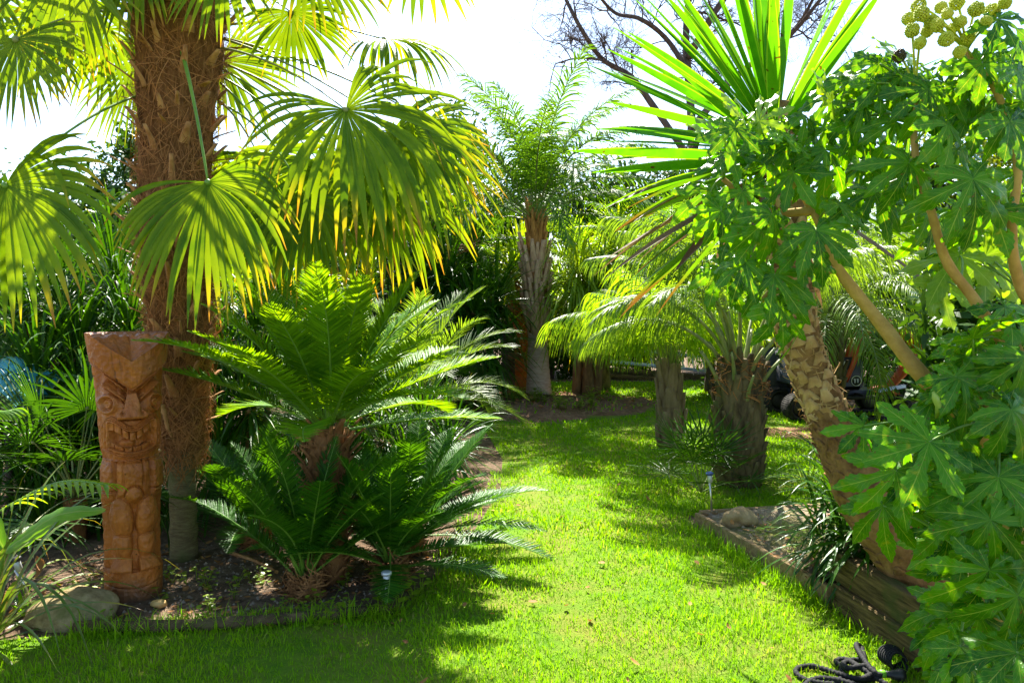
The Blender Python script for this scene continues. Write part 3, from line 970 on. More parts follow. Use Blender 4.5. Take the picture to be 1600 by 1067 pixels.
def tiki_piece(name, z0, z1, nz, cap_top=None, cap_bot=False):
    B = MB()
    th = np.linspace(-np.pi, np.pi, nth, endpoint=False)
    zz = np.linspace(z0, z1, nz)
    ZT, THT = np.meshgrid(zz, th, indexing='ij')
    if cap_top == 'vee':
        zt = 1.312 + 0.150 * np.clip(np.abs(THT) / 1.15, 0, 1)
        ZT = z0 + (zt - z0) * (ZT - z0) / (z1 - z0)
    r0 = np.interp(ZT, zk, rk)
    r0 = r0 * (1 + .012 * np.sin(3 * THT + 4 * ZT) + .006 * np.sin(9 * THT + 11 * ZT))
    front = sst(-.25, .15, np.cos(THT))
    xl = r0 * np.sin(THT)
    dd = tiki_disp(xl * (.152 / np.maximum(r0, .152)) if False else xl, ZT, front)
    rr = r0 + dd + .0015 * np.sin(ZT * 90 + 5 * np.sin(THT * 4)) * np.cos(THT * 7)
    a = THT - np.pi / 2 + yaw_t
    V = np.stack([rr * np.cos(a), rr * np.sin(a), ZT], -1)
    idx = np.arange(V.shape[0] * nth).reshape(V.shape[0], nth)
    nx = np.roll(idx, -1, 1)
    q = np.stack([idx[:-1], nx[:-1], nx[1:], idx[1:]], -1).reshape(-1, 4)
    V = V.reshape(-1, 3)
    B.add(V, q)
    if cap_top:
        rings = [V[-nth:]]
        prev = np.arange(len(V) - nth, len(V))
        base = B.n
        c = np.array([0, 0.01, z1 - .02])
        n_r = 16
        for i in range(1, n_r + 1):
            f = i / n_r
            ring = V[-nth:] * (1 - f) + c * f
            if cap_top == 'vee':
                lump = .014 * np.maximum(0, np.sin(ring[:, 0] * 75 + 2 * np.sin(ring[:, 1] * 40)) * np.sin(ring[:, 1] * 75)) * (1 if 1 < i < n_r else 0)
                ring[:, 2] = ring[:, 2] - .018 * min(1, i / 1.5) * (1 - f) + lump
            B.add(ring)
            cur = np.arange(base, base + nth)
            B.q.append((np.stack([prev, np.roll(prev, -1), np.roll(cur, -1), cur], -1), np.zeros(nth, int)))
            prev = cur
            base += nth
    for k in range(len(B.v)):
        B.v[k] = B.v[k] + TB
    return B.build(name, M['tiki'], root)


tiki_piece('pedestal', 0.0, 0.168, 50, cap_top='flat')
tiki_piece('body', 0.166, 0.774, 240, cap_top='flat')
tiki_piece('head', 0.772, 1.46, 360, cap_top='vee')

# ================================================================== WINDMILL PALM
WB = G(288, 872)
root = thing('windmill_palm', 'tall palm with a shaggy brown fibre trunk and huge drooping fan leaves behind the tiki', 'palm tree', WB)
tr_px = [(288, 872, 21), (286, 790, 20), (284, 715, 21), (287, 690, 30), (287, 600, 36), (283, 500, 48), (276, 400, 55), (273, 300, 53), (277, 200, 56), (280, 100, 66), (280, 0, 72), (280, -100, 74), (282, -190, 60)]
pts = np.array([P(x, y, WB[1]) for x, y, _ in tr_px])
pts[0] = WB
rad = np.array([r * WB[1] / F_PX for *_, r in tr_px])
sp = smooth_path(pts, 70)
sr = np.interp(np.linspace(0, 1, 70), np.linspace(0, 1, len(rad)), rad)
B = MB()
tube(B, sp[:17], sr[:17] * (1 + .05 * np.sin(np.arange(17) * 2.6)), 22, wob=.03)
B.build('trunk', M['ringbark'], root)
B = MB()
tube(B, sp[15:], sr[15:] * .93, 26, wob=.07)
fb = B.build('fibre_skirt', M['fibre'], root)
B = MB()
strands(B, sp[15:], sr[15:] * .95, 5200, .20, .0022, spread=.75, lift=.035)
strands(B, sp[15:32], sr[15:32] * .95, 900, .22, .003, spread=.5, lift=.03)
B.build('fibre', M['fibre2'], fb)
boots(None, sp[22:66], sr[22:66] * 1.0, 24, 4, .12, .078, th=.011, out=.8, zj=.8, each=(M['boot'], root))
B = MB()
boots(B, sp[20:66], sr[20:66] * 1.0, 12, 4, .15, .035, th=.008, out=.95, up=.55)
boots(B, sp[18:66], sr[18:66] * .95, 9, 4, .10, .06, th=.012, out=1.5, up=.35)
B.build('stalk_stubs', M['boot'], root)['kind'] = 'stuff'
B = MB()
st = np.array([P(252, 632, 4.45), P(258, 650, 4.44), P(262, 668, 4.45), P(272, 690, 4.5)])
tube(B, smooth_path(st, 16), np.linspace(.016, .008, 16), 7, wob=.3)
B.build('broken_stalk', M['boot'], root)

PX = lambda dx, dy, tc=0.0: np.array([dx, -tc, -dy])     # screen direction (right, down) plus a part towards the viewer


def frond(root, hub, A, N, Rr, src, sag=0.12, mat='fan', pet='petiole', pr=.009, **kw):
    B = MB()
    fan(B, hub, A, N, Rr, **kw)
    f = B.build('frond', M[mat], root)
    B = MB()
    mid = (np.asarray(src) + np.asarray(hub)) / 2 + np.array([0, 0, sag])
    c = bez(src, mid, hub, 12)
    tube(B, c, np.linspace(pr * 1.5, pr * .75, 12), 6, flat=.6)
    blob(B, hub, (pr * 2.2,) * 3, 3, rough=.2, k=10)
    B.build('petiole', M[pet], f)
    return f


UP = np.array([0, 0, 1.0])
TC = np.array([0, -1.0, 0])
W_FR = [
    # hub px,  depth, axis(dx,dy,toward), normal, R, source px, kw
    ((325, 285), 4.10, (0.30, 1, .05), (0, -1, .25), .86, (284, 80, 4.42), dict(span=104, g=1.9, nseg=42, cone=.42, fuse=.48, wid=1.08, short=.5)),
    ((8, 290), 3.75, (.42, 1, 0), (.1, -1, .35), .80, (215, 150, 4.55), dict(span=120, g=1.4, nseg=42, fuse=.50, wid=1.08, cone=.35)),
    ((540, 172), 4.35, (.62, .8, .3), (-.1, -.75, .8), .98, (345, 75, 4.6), dict(span=135, g=1.9, nseg=46, fuse=.46, wid=1.0, cone=.25)),
    ((500, 255), 4.75, (.15, 1, .1), (0, -1, .3), .98, (345, 120, 4.75), dict(span=120, g=1.5, nseg=42, fuse=.45, wid=1.0)),
    ((585, 245), 4.85, (.45, 1, 0), (.1, -1, .4), .98, (350, 100, 4.8), dict(span=120, g=1.4, nseg=42, fuse=.45, wid=1.0)),
    ((480, 310), 4.6, (.1, 1, .1), (0, -1, .3), .60, (345, 130, 4.7), dict(span=100, g=1.5, nseg=36, fuse=.42, cone=.3)),
    ((600, 305), 4.75, (.3, 1, .1), (.1, -1, .4), .62, (350, 110, 4.75), dict(span=100, g=1.6, nseg=36, fuse=.42, cone=.3)),
    ((670, 190), 5.0, (.7, .8, 0), (.1, -.7, .8), .72, (350, 60, 4.8), dict(span=110, g=2.2, nseg=36, fuse=.42)),
    ((600, 62), 5.0, (1, .12, .1), (0, -.4, 1), .68, (350, 40, 4.8), dict(span=120, g=2.2, nseg=34)),
    ((405, 245), 4.95, (.25, 1, 0), (-.1, -1, .3), .92, (330, 150, 4.8), dict(span=118, g=1.4, nseg=42, fuse=.45, wid=1.0)),
    ((25, 62), 3.95, (.15, 1, .1), (0, -1, .2), .50, (215, 20, 4.5), dict(span=110, g=.8, nseg=34)),
    ((62, 25), 4.75, (.2, 1, 0), (.1, -1, .4), .58, (215, -20, 4.7), dict(span=118, g=1.1, nseg=34)),
    ((165, 45), 5.1, (-.2, 1, 0), (0, -1, .4), .60, (240, 0, 4.9), dict(span=118, g=1.1, nseg=34)),
    ((105, -55), 4.2, (-.1, 1, .1), (0, -1, .3), .62, (225, -70, 4.5), dict(span=118, g=1.2, nseg=34)),
    ((122, -12), 4.55, (.12, 1, 0), (0, -1, .3), .55, (215, -30, 4.7), dict(span=115, g=.9, nseg=34)),
    ((218, 95), 5.3, (-.55, .8, 0), (-.3, -1, .5), .70, (255, 40, 4.9), dict(span=120, g=.9, nseg=36)),
    ((345, 95), 5.3, (.6, .75, 0), (.3, -1, .5), .66, (310, 60, 4.9), dict(span=120, g=.7, nseg=36)),
    ((455, 20), 4.7, (.45, .95, .1), (.1, -1, .5), .52, (345, -10, 4.7), dict(span=125, g=1.1, nseg=34)),
    ((620, 205), 4.5, (.7, .8, .1), (.1, -.8, .7), .85, (345, 60, 4.65), dict(span=115, g=1.6, nseg=40, fuse=.45, wid=1.0)),
    ((480, -60), 4.5, (.7, .6, .1), (0, -.8, .7), .62, (345, -60, 4.6), dict(span=120, g=1.2, nseg=34)),
    ((655, -95), 4.6, (.5, 1, 0), (.1, -1, .3), .58, (350, -90, 4.6), dict(span=70, g=.8, nseg=16)),
    ((345, -65), 4.15, (.0, 1, .05), (0, -1, .1), .50, (300, -110, 4.5), dict(span=85, g=1.0, nseg=24)),
    ((215, -70), 4.25, (-.3, 1, .1), (0, -1, .2), .50, (260, -110, 4.5), dict(span=100, g=1.0, nseg=26)),
    ((-30, -30), 4.3, (-.1, 1, .1), (0, -1, .2), .62, (215, -60, 4.6), dict(span=110, g=1.0, nseg=32)),
    ((455, 260), 5.1, (-.05, 1, 0), (0, -1, .3), .90, (340, 160, 4.85), dict(span=110, g=1.4, nseg=38, fuse=.45, wid=1.0)),
    ((90, -160), 4.9, (-.6, .4, .1), (0, -.3, 1), .7, (250, -150, 4.7), dict(span=130, g=1.2, nseg=36)),  # from here on: crown fronds above the view, added for their shade on the tiki
    ((450, -200), 4.2, (.6, .3, .3), (0, -.3, 1), .7, (310, -160, 4.6), dict(span=130, g=1.2, nseg=36)),
    ((200, -330), 5.2, (-.2, -.3, -.4), (0, .2, 1), .7, (280, -180, 4.7), dict(span=130, g=1.0, nseg=36)),
    ((380, -330), 5.4, (.3, -.4, -.5), (0, .2, 1), .7, (290, -180, 4.7), dict(span=130, g=1.0, nseg=36)),
    ((240, -220), 3.9, (-.1, .5, .7), (0, -.7, .8), .7, (275, -180, 4.6), dict(span=130, g=1.2, nseg=36)),
]
for (hp, d, ax, nn, Rr, src, kw) in W_FR:
    frond(root, P(*hp, d), PX(*ax), nn, Rr, P(*src), pet='petiole' if hp[1] > 250 else 'petiole_dull', **kw)

# ================================================================== SAGO PALMS
def sago(name, label, base, crown, tr, fr, L, ll, cat='sago palm', group=None, nl=82, hw=.0070, rr=.010, mat='sago', bootL=.09, bootw=.06):
    """fr: list of (azimuth deg from +X, start pitch, end pitch, length factor)."""
    root = thing(name, label, cat, base, group)
    B = MB()
    p = np.linspace(np.asarray(base), np.asarray(crown), 8)
    tube(B, p, np.linspace(tr * 1.05, tr * .9, 8), 14, wob=.08)
    boots(B, p, tr * .95, 18, 6, bootL, bootw, th=.010, out=.85, zj=.6)
    strands(B, p, tr, 260, .12, .004, spread=1.1, lift=.06)
    B.build('trunk', M['rust'], root)
    for az, p0, p1, lf in fr:
        B = MB()
        pinnate(B, L * lf, p0, p1, nl, ll, hw, sweep=(74, 42), vee=rng.uniform(4, 22), g=.06, rr=rr, pet=.14, bendp=1.3, npt=4, fold=.35, yaw=rng.uniform(-22, 22), jit=.035,
                prof=lambda x: np.clip(np.minimum(.35 + 3.0 * x, 1.0) * np.minimum(1, (1.04 - x) * 3.2), .12, 1))
        a = R(az)
        off = np.array([math.cos(a), math.sin(a), 0]) * tr * .5 + np.asarray(crown) - np.asarray(base) + np.array([0, 0, rng.uniform(-.03, .06)])
        B.build('frond', [M[mat], M['petiole']], root, world=False, loc=tuple(off), rot=(0, 0, a))
    return root


crown = P(515, 668, 4.35)
fr = []
for i in range(38):
    az = (i * 137.508 + rng.uniform(-8, 8)) % 360
    f = i / 37
    p0 = 14 + 66 * f ** .85 + rng.uniform(-7, 7)
    fr.append((az, p0, p0 - (30 - 4 * f) + rng.uniform(-16, 14), rng.uniform(.82, 1.08)))
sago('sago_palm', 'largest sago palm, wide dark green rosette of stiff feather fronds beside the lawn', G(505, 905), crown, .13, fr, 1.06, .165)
for (px, py, d, n, L, lo, hi, lab) in (
        (478, 945, 4.02, 18, .86, 44, 87, 'small sago palm pup with upright fronds in front of the big sago'),
        (610, 930, 4.25, 24, .80, 12, 78, 'low sago palm pup whose fronds reach out over the lawn edge'),
        (640, 860, 4.75, 26, .92, 8, 76, 'mid-sized sago palm half hidden behind the lawn-edge pup'),
        (400, 880, 4.85, 20, .78, 15, 78, 'dark sago palm pup shaded behind the big sago trunk')):
    b = G(px, py)
    b = np.array([b[0] * d / b[1], d, 0])
    fr = []
    for i in range(n):
        f = i / (n - 1)
        p0 = lo + (hi - lo) * f + rng.uniform(-6, 6)
        fr.append(((i * 137.5 + rng.uniform(-10, 10)) % 360, p0, p0 - rng.uniform(15, 40), rng.uniform(.85, 1.08)))
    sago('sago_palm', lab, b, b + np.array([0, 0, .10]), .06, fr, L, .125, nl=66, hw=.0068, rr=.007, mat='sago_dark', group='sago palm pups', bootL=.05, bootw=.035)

# ================================================================== FEATHER PALMS FURTHER BACK
def trunk_mesh(B, pts, rad, k=16, wob=.04, n=30):
    sp = smooth_path(pts, n)
    sr = np.interp(np.linspace(0, 1, n), np.linspace(0, 1, len(rad)), rad)
    tube(B, sp, sr, k, wob=wob)
    return sp, sr


def fronds(root, crown, n, L, ll, p0r, arc, variants, mat, stalk='petiole_dull', nl=50, hw=.007, sweep=(60, 28), vee=20, g=.5, rr=.014, pet=.18, azs=None, rad=.06, fold=.3, npt=4, jit=.06, lj=.15, zspread=.2):
    """n fronds round a crown: shared meshes for a few pitches, turned about the vertical."""
    meshes = []
    for v in range(variants):
        f = v / max(variants - 1, 1)
        p0 = p0r[0] + (p0r[1] - p0r[0]) * f
        B = MB()
        pinnate(B, L, p0, p0 - arc * (1.05 - .35 * f), nl, ll, hw, sweep, vee, g, rr, pet, (0, 1), 1.2, npt, fold, None, rng.uniform(-15, 15), jit)
        meshes.append(B.mesh('frond', [M[mat], M[stalk]]))
    for i in range(n):
        f = i / max(n - 1, 1)
        az = R(azs[i % len(azs)] + rng.uniform(-8, 8)) if azs else R(i * 137.508 + rng.uniform(-10, 10))
        v = min(int(f * variants), variants - 1)
        off = np.asarray(crown) - np.array(WLOC[root.name]) + np.array([math.cos(az), math.sin(az), 0]) * rad + np.array([0, 0, zspread * (f - .5)])
        link('frond', meshes[v], root, tuple(off), (rng.uniform(-.12, .12), rng.uniform(-.08, .08), az), rng.uniform(1 - lj, 1 + lj * .6))


# --- the central palm
cb = G(842, 626)
D0 = cb[1]
root = thing('feather_palm', 'tallest feather palm, pale grey trunk base rising from the soil mound at the lawn end', 'palm tree', cb)
B = MB()
trunk_mesh(B, [cb, P(841, 575, D0), P(840, 520, D0)], [.235, .19, .165], n=40, wob=.025)
B.build('trunk', M['greybark'], root)
B = MB()
sp, sr = trunk_mesh(B, [P(840, 526, D0), P(839, 500, D0), P(838, 440, D0), P(837, 405, D0)], [.14, .19, .20, .17], n=20)
tube(B, sp, sr * .9, 14, wob=.06)
B.build('fibre_core', M['fibre'], root)
boots(None, sp, sr, 12, 5, .46, .15, th=.03, out=.22, zj=.3, each=(M['boot_grey'], root))
B = MB()
sp, sr = trunk_mesh(B, [P(837, 410, D0), P(837, 370, D0), P(836, 335, D0)], [.155, .14, .10], n=16)
boots(B, sp, sr, 5, 5, .35, .10, th=.025, out=.2)
strands(B, sp, sr, 300, .3, .006)
B.build('crown_shaft', M['orangefibre'], root)
fronds(root, P(836, 338, D0), 34, 2.7, .58, (24, 85), 86, 9, 'feather_blue', nl=66, hw=.0125, g=1.5, rr=.02, vee=18, pet=.16, rad=.08, jit=.1, npt=6)

# --- stubby grey palm with arching left fronds
cb = G(1048, 697)
D0 = cb[1]
root = thing('feather_palm', 'short feather palm with a bare dark grey stump trunk standing alone on the lawn', 'palm tree', cb)
B = MB()
sp, sr = trunk_mesh(B, [cb, P(1048, 650, D0), P(1047, 615, D0), P(1046, 598, D0)], [.165, .15, .14, .09], n=18)
boots(B, sp, sr * .98, 7, 4, .26, .17, th=.02, out=.10, zj=.3)
B.build('trunk', M['stump'], root)
fronds(root, P(1046, 598, D0), 24, 1.75, .70, (74, 88), 100, 6, 'feather_lime', nl=52, hw=.008, g=4.5, rr=.012, vee=5, pet=.3, npt=6, rad=.04, azs=[150, 200, 60, 120, 235, 20, -30, 40, 100, 270, 130, 300])

# --- pindo palm with booted trunk
cb = G(1156, 756)
D0 = cb[1]
root = thing('pindo_palm', 'stout palm with a dark booted trunk and long arching stalks on the lawn', 'palm tree', cb)
B = MB()
sp, sr = trunk_mesh(B, [cb, P(1155, 720, D0), P(1154, 660, D0), P(1156, 600, D0), P(1160, 560, D0)], [.20, .22, .225, .20, .14], n=24)
B.build('trunk', M['boot_dark'], root)
boots(None, sp, sr, 14, 6, .15, .10, th=.016, out=.32, zj=.3, each=(M['boot_dark'], root))
B = MB()
boots(B, sp[15:], sr[15:], 3, 4, .30, .06, th=.018, out=.5, curl=-.1)
B.build('cut_stalks', M['petiole_dull'], root)
B = MB()
strands(B, sp[15:], sr[15:] * 1.05, 150, .16, .004, spread=1.0, lift=.06)
B.build('fibre', M['fibre2'], root)
fronds(root, P(1160, 568, D0), 22, 1.75, .50, (64, 86), 105, 7, 'feather_grey', nl=48, hw=.007, g=3.2, rr=.019, vee=20, pet=.36, npt=6, rad=.10,
       azs=[178, 160, 205, 145, 190, 225, 120, 95, 60, 30, 10, 250, 290, 330, 170, 150])

# --- feathery palm behind, right, hanging over the digger
cb = np.array([4.05, 9.3, 0])
root = thing('feather_palm', 'feather palm whose pale drooping fronds hang in front of the orange digger', 'palm tree', cb)
B = MB()
sp, sr = trunk_mesh(B, [cb, cb + [0, 0, .6], cb + [.02, 0, 1.35]], [.16, .14, .12], n=14)
boots(B, sp, sr, 8, 5, .25, .12, th=.02, out=.25)
B.build('trunk', M['boot_dark'], root)
fronds(root, cb + [0, 0, 1.45], 42, 2.0, .50, (20, 84), 108, 7, 'feather_grey', nl=48, hw=.008, g=2.4, npt=6, rr=.016, vee=15, pet=.2, rad=.08)

# --- pale feathery palm beyond the sago
for (bx, d, h, n, L, lab) in ((-1.05, 8.3, .55, 26, 1.45, 'low feathery palm with fine grey green fronds just beyond the big sago'),
                              (-1.85, 6.9, .75, 24, 1.1, 'bright feathery palm rising directly behind the big sago')):
    cb = np.array([bx, d, 0])
    root = thing('feather_palm', lab, 'palm tree', cb)
    B = MB()
    sp, sr = trunk_mesh(B, [cb, cb + [0, 0, h * .6], cb + [0, 0, h]], [.12, .11, .09], n=10)
    boots(B, sp, sr, 6, 5, .2, .09, th=.015, out=.3)
    B.build('trunk', M['boot_dark'], root)
    fronds(root, cb + [0, 0, h], n, L, .34, (20, 82), 75, 6, 'feather_grey' if bx > -1.5 else 'feather', nl=52, hw=.0065, g=.35, rr=.012, vee=22, pet=.15, rad=.05)

# --- taller palms that close the view
for (bx, d, h, L, mt_, lab) in ((-1.25, 13.6, 2.3, 1.7, 'feather', 'feather palm rising above the dark cordyline clump'),
                                (2.75, 13.2, 2.2, 1.8, 'feather', 'feather palm standing between the weeping cordyline and the mesh screen'),
                                (5.0, 12.0, 1.9, 1.8, 'feather_blue', 'feather palm behind the compost bin and digger')):
    cb = np.array([bx, d, 0])
    root = thing('feather_palm', lab, 'palm tree', cb)
    B = MB()
    sp, sr = trunk_mesh(B, [cb, cb + [.03, 0, h * .6], cb + [0, 0, h]], [.15, .13, .11], n=14)
    boots(B, sp, sr, 9, 5, .25, .11, th=.02, out=.25)
    B.build('trunk', M['boot_dark'], root)
    fronds(root, cb + [0, 0, h], 30, L, .45, (10, 84), 80, 7, mt_, nl=52, hw=.011, g=1.6, rr=.016, vee=15, pet=.15, rad=.08, npt=5)

# --- upright lime fronds behind the middle of the garden
cb = np.array([1.75, 14.2, 0])
root = thing('feather_palm', 'sunlit lime palm with tall upright leaflets beyond the weeping cordyline', 'palm tree', cb)
B = MB()
sp, sr = trunk_mesh(B, [cb, cb + [0, 0, .8], cb + [0, 0, 1.5]], [.16, .14, .12], n=10)
B.build('trunk', M['boot_dark'], root)
fronds(root, cb + [0, 0, 1.5], 26, 2.3, .75, (35, 82), 85, 6, 'feather_lime', nl=46, hw=.017, g=.6, rr=.018, vee=40, pet=.12, rad=.1)

# ================================================================== CORDYLINES AND STRAP-LEAVED TREES
def cordyline(name, label, base, heads, L, hw, n, mat, g, e0=-60, e1=85, stem=.05, cat='cordyline', smat='brownbark', flower=None, npt=8, fold=.2, rad=.04, spread=.09):
    root = thing(name, label, cat, base)
    base = np.asarray(base, float)
    for i, (hx, tr) in enumerate(heads):
        B = MB()
        a = base + np.array([(i - len(heads) / 2) * spread, rng.uniform(-.1, .1), 0])
        m = (a + np.asarray(hx)) / 2 + np.array([rng.uniform(-.06, .06), 0, .1])
        sp = smooth_path([a, m, hx], 14)
        tube(B, sp, np.linspace(stem * 1.2, stem * .75, 14), 9, wob=.1)
        B.build('stem', M[smat], root)
        B = MB()
        straps(B, int(n * tr), L, hw, e0, e1, g, hx, rad, npt=npt, fold=fold, gp=1.5)
        B.build('leaf_rosette', M[mat], root)
    if flower:
        for f in flower:
            B = MB()
            f = np.asarray(f)
            for q in range(26):
                d = nrm(rng.normal(size=3) + np.array([0, 0, .5]))
                tube(B, [f, f + d * .16 + [0, 0, .02], f + d * .30 - [0, 0, .06]], [.007, .006, .004], 4)
            B.build('dry_flower_spray', M['dryleaf'], root)
    return root


H = lambda x, y, d, s=1.0: (P(x, y, d), s)
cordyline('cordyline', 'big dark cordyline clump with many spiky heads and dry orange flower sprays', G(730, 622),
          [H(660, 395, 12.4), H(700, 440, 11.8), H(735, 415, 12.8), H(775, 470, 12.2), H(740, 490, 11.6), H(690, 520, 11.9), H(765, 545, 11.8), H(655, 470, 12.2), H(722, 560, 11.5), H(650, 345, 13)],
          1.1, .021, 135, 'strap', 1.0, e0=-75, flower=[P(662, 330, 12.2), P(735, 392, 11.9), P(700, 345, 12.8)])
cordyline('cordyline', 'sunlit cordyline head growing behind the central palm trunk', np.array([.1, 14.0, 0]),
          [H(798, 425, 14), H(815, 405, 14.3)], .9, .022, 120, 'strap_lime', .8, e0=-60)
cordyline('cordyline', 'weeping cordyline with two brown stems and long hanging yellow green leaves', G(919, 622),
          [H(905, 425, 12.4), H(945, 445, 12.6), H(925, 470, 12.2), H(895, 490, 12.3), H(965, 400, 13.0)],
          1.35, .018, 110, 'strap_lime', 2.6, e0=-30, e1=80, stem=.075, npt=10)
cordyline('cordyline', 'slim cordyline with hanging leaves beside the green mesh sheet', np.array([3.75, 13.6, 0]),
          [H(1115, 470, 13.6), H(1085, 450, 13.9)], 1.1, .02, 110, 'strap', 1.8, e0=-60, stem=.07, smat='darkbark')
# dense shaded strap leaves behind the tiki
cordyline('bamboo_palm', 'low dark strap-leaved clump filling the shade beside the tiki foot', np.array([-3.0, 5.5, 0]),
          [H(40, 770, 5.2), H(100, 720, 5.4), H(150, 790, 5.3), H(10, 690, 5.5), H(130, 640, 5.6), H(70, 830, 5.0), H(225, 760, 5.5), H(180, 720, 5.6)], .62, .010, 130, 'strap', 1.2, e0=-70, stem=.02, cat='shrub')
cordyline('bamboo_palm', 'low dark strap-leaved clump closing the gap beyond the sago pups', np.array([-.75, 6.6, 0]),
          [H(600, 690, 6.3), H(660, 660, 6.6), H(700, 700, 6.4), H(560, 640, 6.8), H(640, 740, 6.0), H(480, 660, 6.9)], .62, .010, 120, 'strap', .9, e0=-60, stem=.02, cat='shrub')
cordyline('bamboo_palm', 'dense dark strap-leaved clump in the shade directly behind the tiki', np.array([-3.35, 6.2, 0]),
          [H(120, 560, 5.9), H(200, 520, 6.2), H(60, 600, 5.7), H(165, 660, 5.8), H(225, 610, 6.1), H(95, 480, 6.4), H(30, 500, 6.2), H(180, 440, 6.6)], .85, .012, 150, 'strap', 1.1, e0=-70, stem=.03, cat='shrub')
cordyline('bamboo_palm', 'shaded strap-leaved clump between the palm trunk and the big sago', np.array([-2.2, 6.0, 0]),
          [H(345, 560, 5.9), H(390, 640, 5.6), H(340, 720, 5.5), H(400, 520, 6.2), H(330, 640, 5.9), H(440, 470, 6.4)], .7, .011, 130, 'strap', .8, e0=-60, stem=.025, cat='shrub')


# ================================================================== FAN PALM SHRUBS
def fanshrub(label, base, n, L, Rr, mat, seg=26, spread=(15, 80), h=.2, name='fan_palm', g=.35, azs=None, wid=.75, cat='fan palm', pr=.006):
    root = thing(name, label, cat, base)
    base = np.asarray(base, float)
    if h > .25:
        B = MB()
        tube(B, np.linspace(base, base + [0, 0, h], 6), .07, 10, wob=.15)
        B.build('trunk', M['fibre'], root)
    for i in range(n):
        az = R(azs[i % len(azs)] + rng.uniform(-12, 12)) if azs else i * 2.39996
        e = R(spread[0] + (spread[1] - spread[0]) * i / max(n - 1, 1))
        d = np.array([math.cos(az) * math.cos(e), math.sin(az) * math.cos(e), math.sin(e)])
        src = base + [0, 0, h]
        l = L * rng.uniform(.75, 1.1)
        hub = src + d * l + np.array([0, 0, -.12 * l * (1 - math.sin(e))])
        A = nrm(d + np.array([0, 0, -.25]))
        sidev = nrm(np.cross(d, [0, 0, 1.0]))
        N = np.cross(sidev, A)
        frond(root, hub, A, N, Rr * rng.uniform(.85, 1.1), src, sag=.05, mat=mat, pet='petiole_dull', pr=pr, nseg=seg, span=rng.uniform(115, 140), g=g, fuse=.32, wid=wid, short=.7)
    return root


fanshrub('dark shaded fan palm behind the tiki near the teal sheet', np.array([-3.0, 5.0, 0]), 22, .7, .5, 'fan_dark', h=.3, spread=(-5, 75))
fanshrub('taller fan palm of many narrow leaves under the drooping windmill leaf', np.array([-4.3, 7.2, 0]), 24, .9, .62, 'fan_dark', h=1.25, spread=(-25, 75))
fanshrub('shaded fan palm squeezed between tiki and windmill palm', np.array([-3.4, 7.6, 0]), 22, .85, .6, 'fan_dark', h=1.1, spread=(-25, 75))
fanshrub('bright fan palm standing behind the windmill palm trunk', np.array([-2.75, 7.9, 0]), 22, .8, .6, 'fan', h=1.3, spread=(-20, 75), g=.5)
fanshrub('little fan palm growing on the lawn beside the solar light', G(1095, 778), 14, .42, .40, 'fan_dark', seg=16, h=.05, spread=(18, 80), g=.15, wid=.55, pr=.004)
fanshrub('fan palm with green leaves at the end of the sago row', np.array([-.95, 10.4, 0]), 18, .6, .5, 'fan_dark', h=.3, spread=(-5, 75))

# ================================================================== FLAXES
def flax(label, base, n, L, hw, mat, g, e0, e1, name='flax_plant', az=None, npt=12, fold=.3):
    root = thing(name, label, 'flax', base)
    for i in range(n):
        B = MB()
        f = i / max(n - 1, 1)
        straps(B, 1, L, hw, e0 + (e1 - e0) * f, 0, g, (0, 0, 0), .02, npt=npt, fold=fold, az=(az if az else (i * 137.5, i * 137.5 + 5)), gp=1.2, lj=.25)
        B.build('leaf', M[mat], root, world=False, loc=(rng.uniform(-.04, .04), rng.uniform(-.04, .04), 0))
    return root


flax('bronze green striped flax arching over the pale boulder', G(-30, 1005), 70, 1.0, .0125, 'phormium', 1.5, 22, 82)
flax('yellow straw coloured flax at the foot of the leaning yucca', G(1262, 764), 30, .52, .009, 'strap_lime', .9, 15, 75)
flax('arching flax with bright glinting leaves behind the yucca trunk', np.array([2.85, 6.05, 0.02]), 44, 1.05, .011, 'strap', 1.5, 40, 84)
flax('broad-leaved green flax under the fatsia behind the yucca', np.array([2.55, 4.6, 0.12]), 22, 1.05, .03, 'yucca', .6, 30, 80)

# ================================================================== BACKGROUND TREES AND HEDGE
def tree(label, base, h, rad, n, size, mat, trunk_r=.14, name='tree', clumps=30, cat='tree', group=None, low=.15, asp=.45):
    root = thing(name, label, cat, base, group)
    base = np.asarray(base, float)
    B = MB()
    c = base + np.array([0, 0, h * (1 + low) / 2])
    tube(B, smooth_path([base, base + [rng.uniform(-.1, .1), 0, h * .4], c + [0, 0, h * .15]], 10), np.linspace(trunk_r, trunk_r * .4, 10), 9, wob=.08)
    for q in range(6):
        d = nrm(rng.normal(size=3) + np.array([0, 0, .6]))
        s = base + np.array([0, 0, h * rng.uniform(.3, .6)])
        tube(B, [s, s + d * np.array([*rad, h * .3]) * .4 + [0, 0, .1], s + d * np.array([*rad, h * .3]) * .85], [trunk_r * .5, trunk_r * .3, .02], 6, wob=.1)
    B.build('trunk', M['darkbark'], root)
    B = MB()
    leafcloud(B, c, (rad[0], rad[1], h * (1 - low) / 2), n, size, clumps, asp=asp)
    B.build('crown', M[mat], root)
    return root


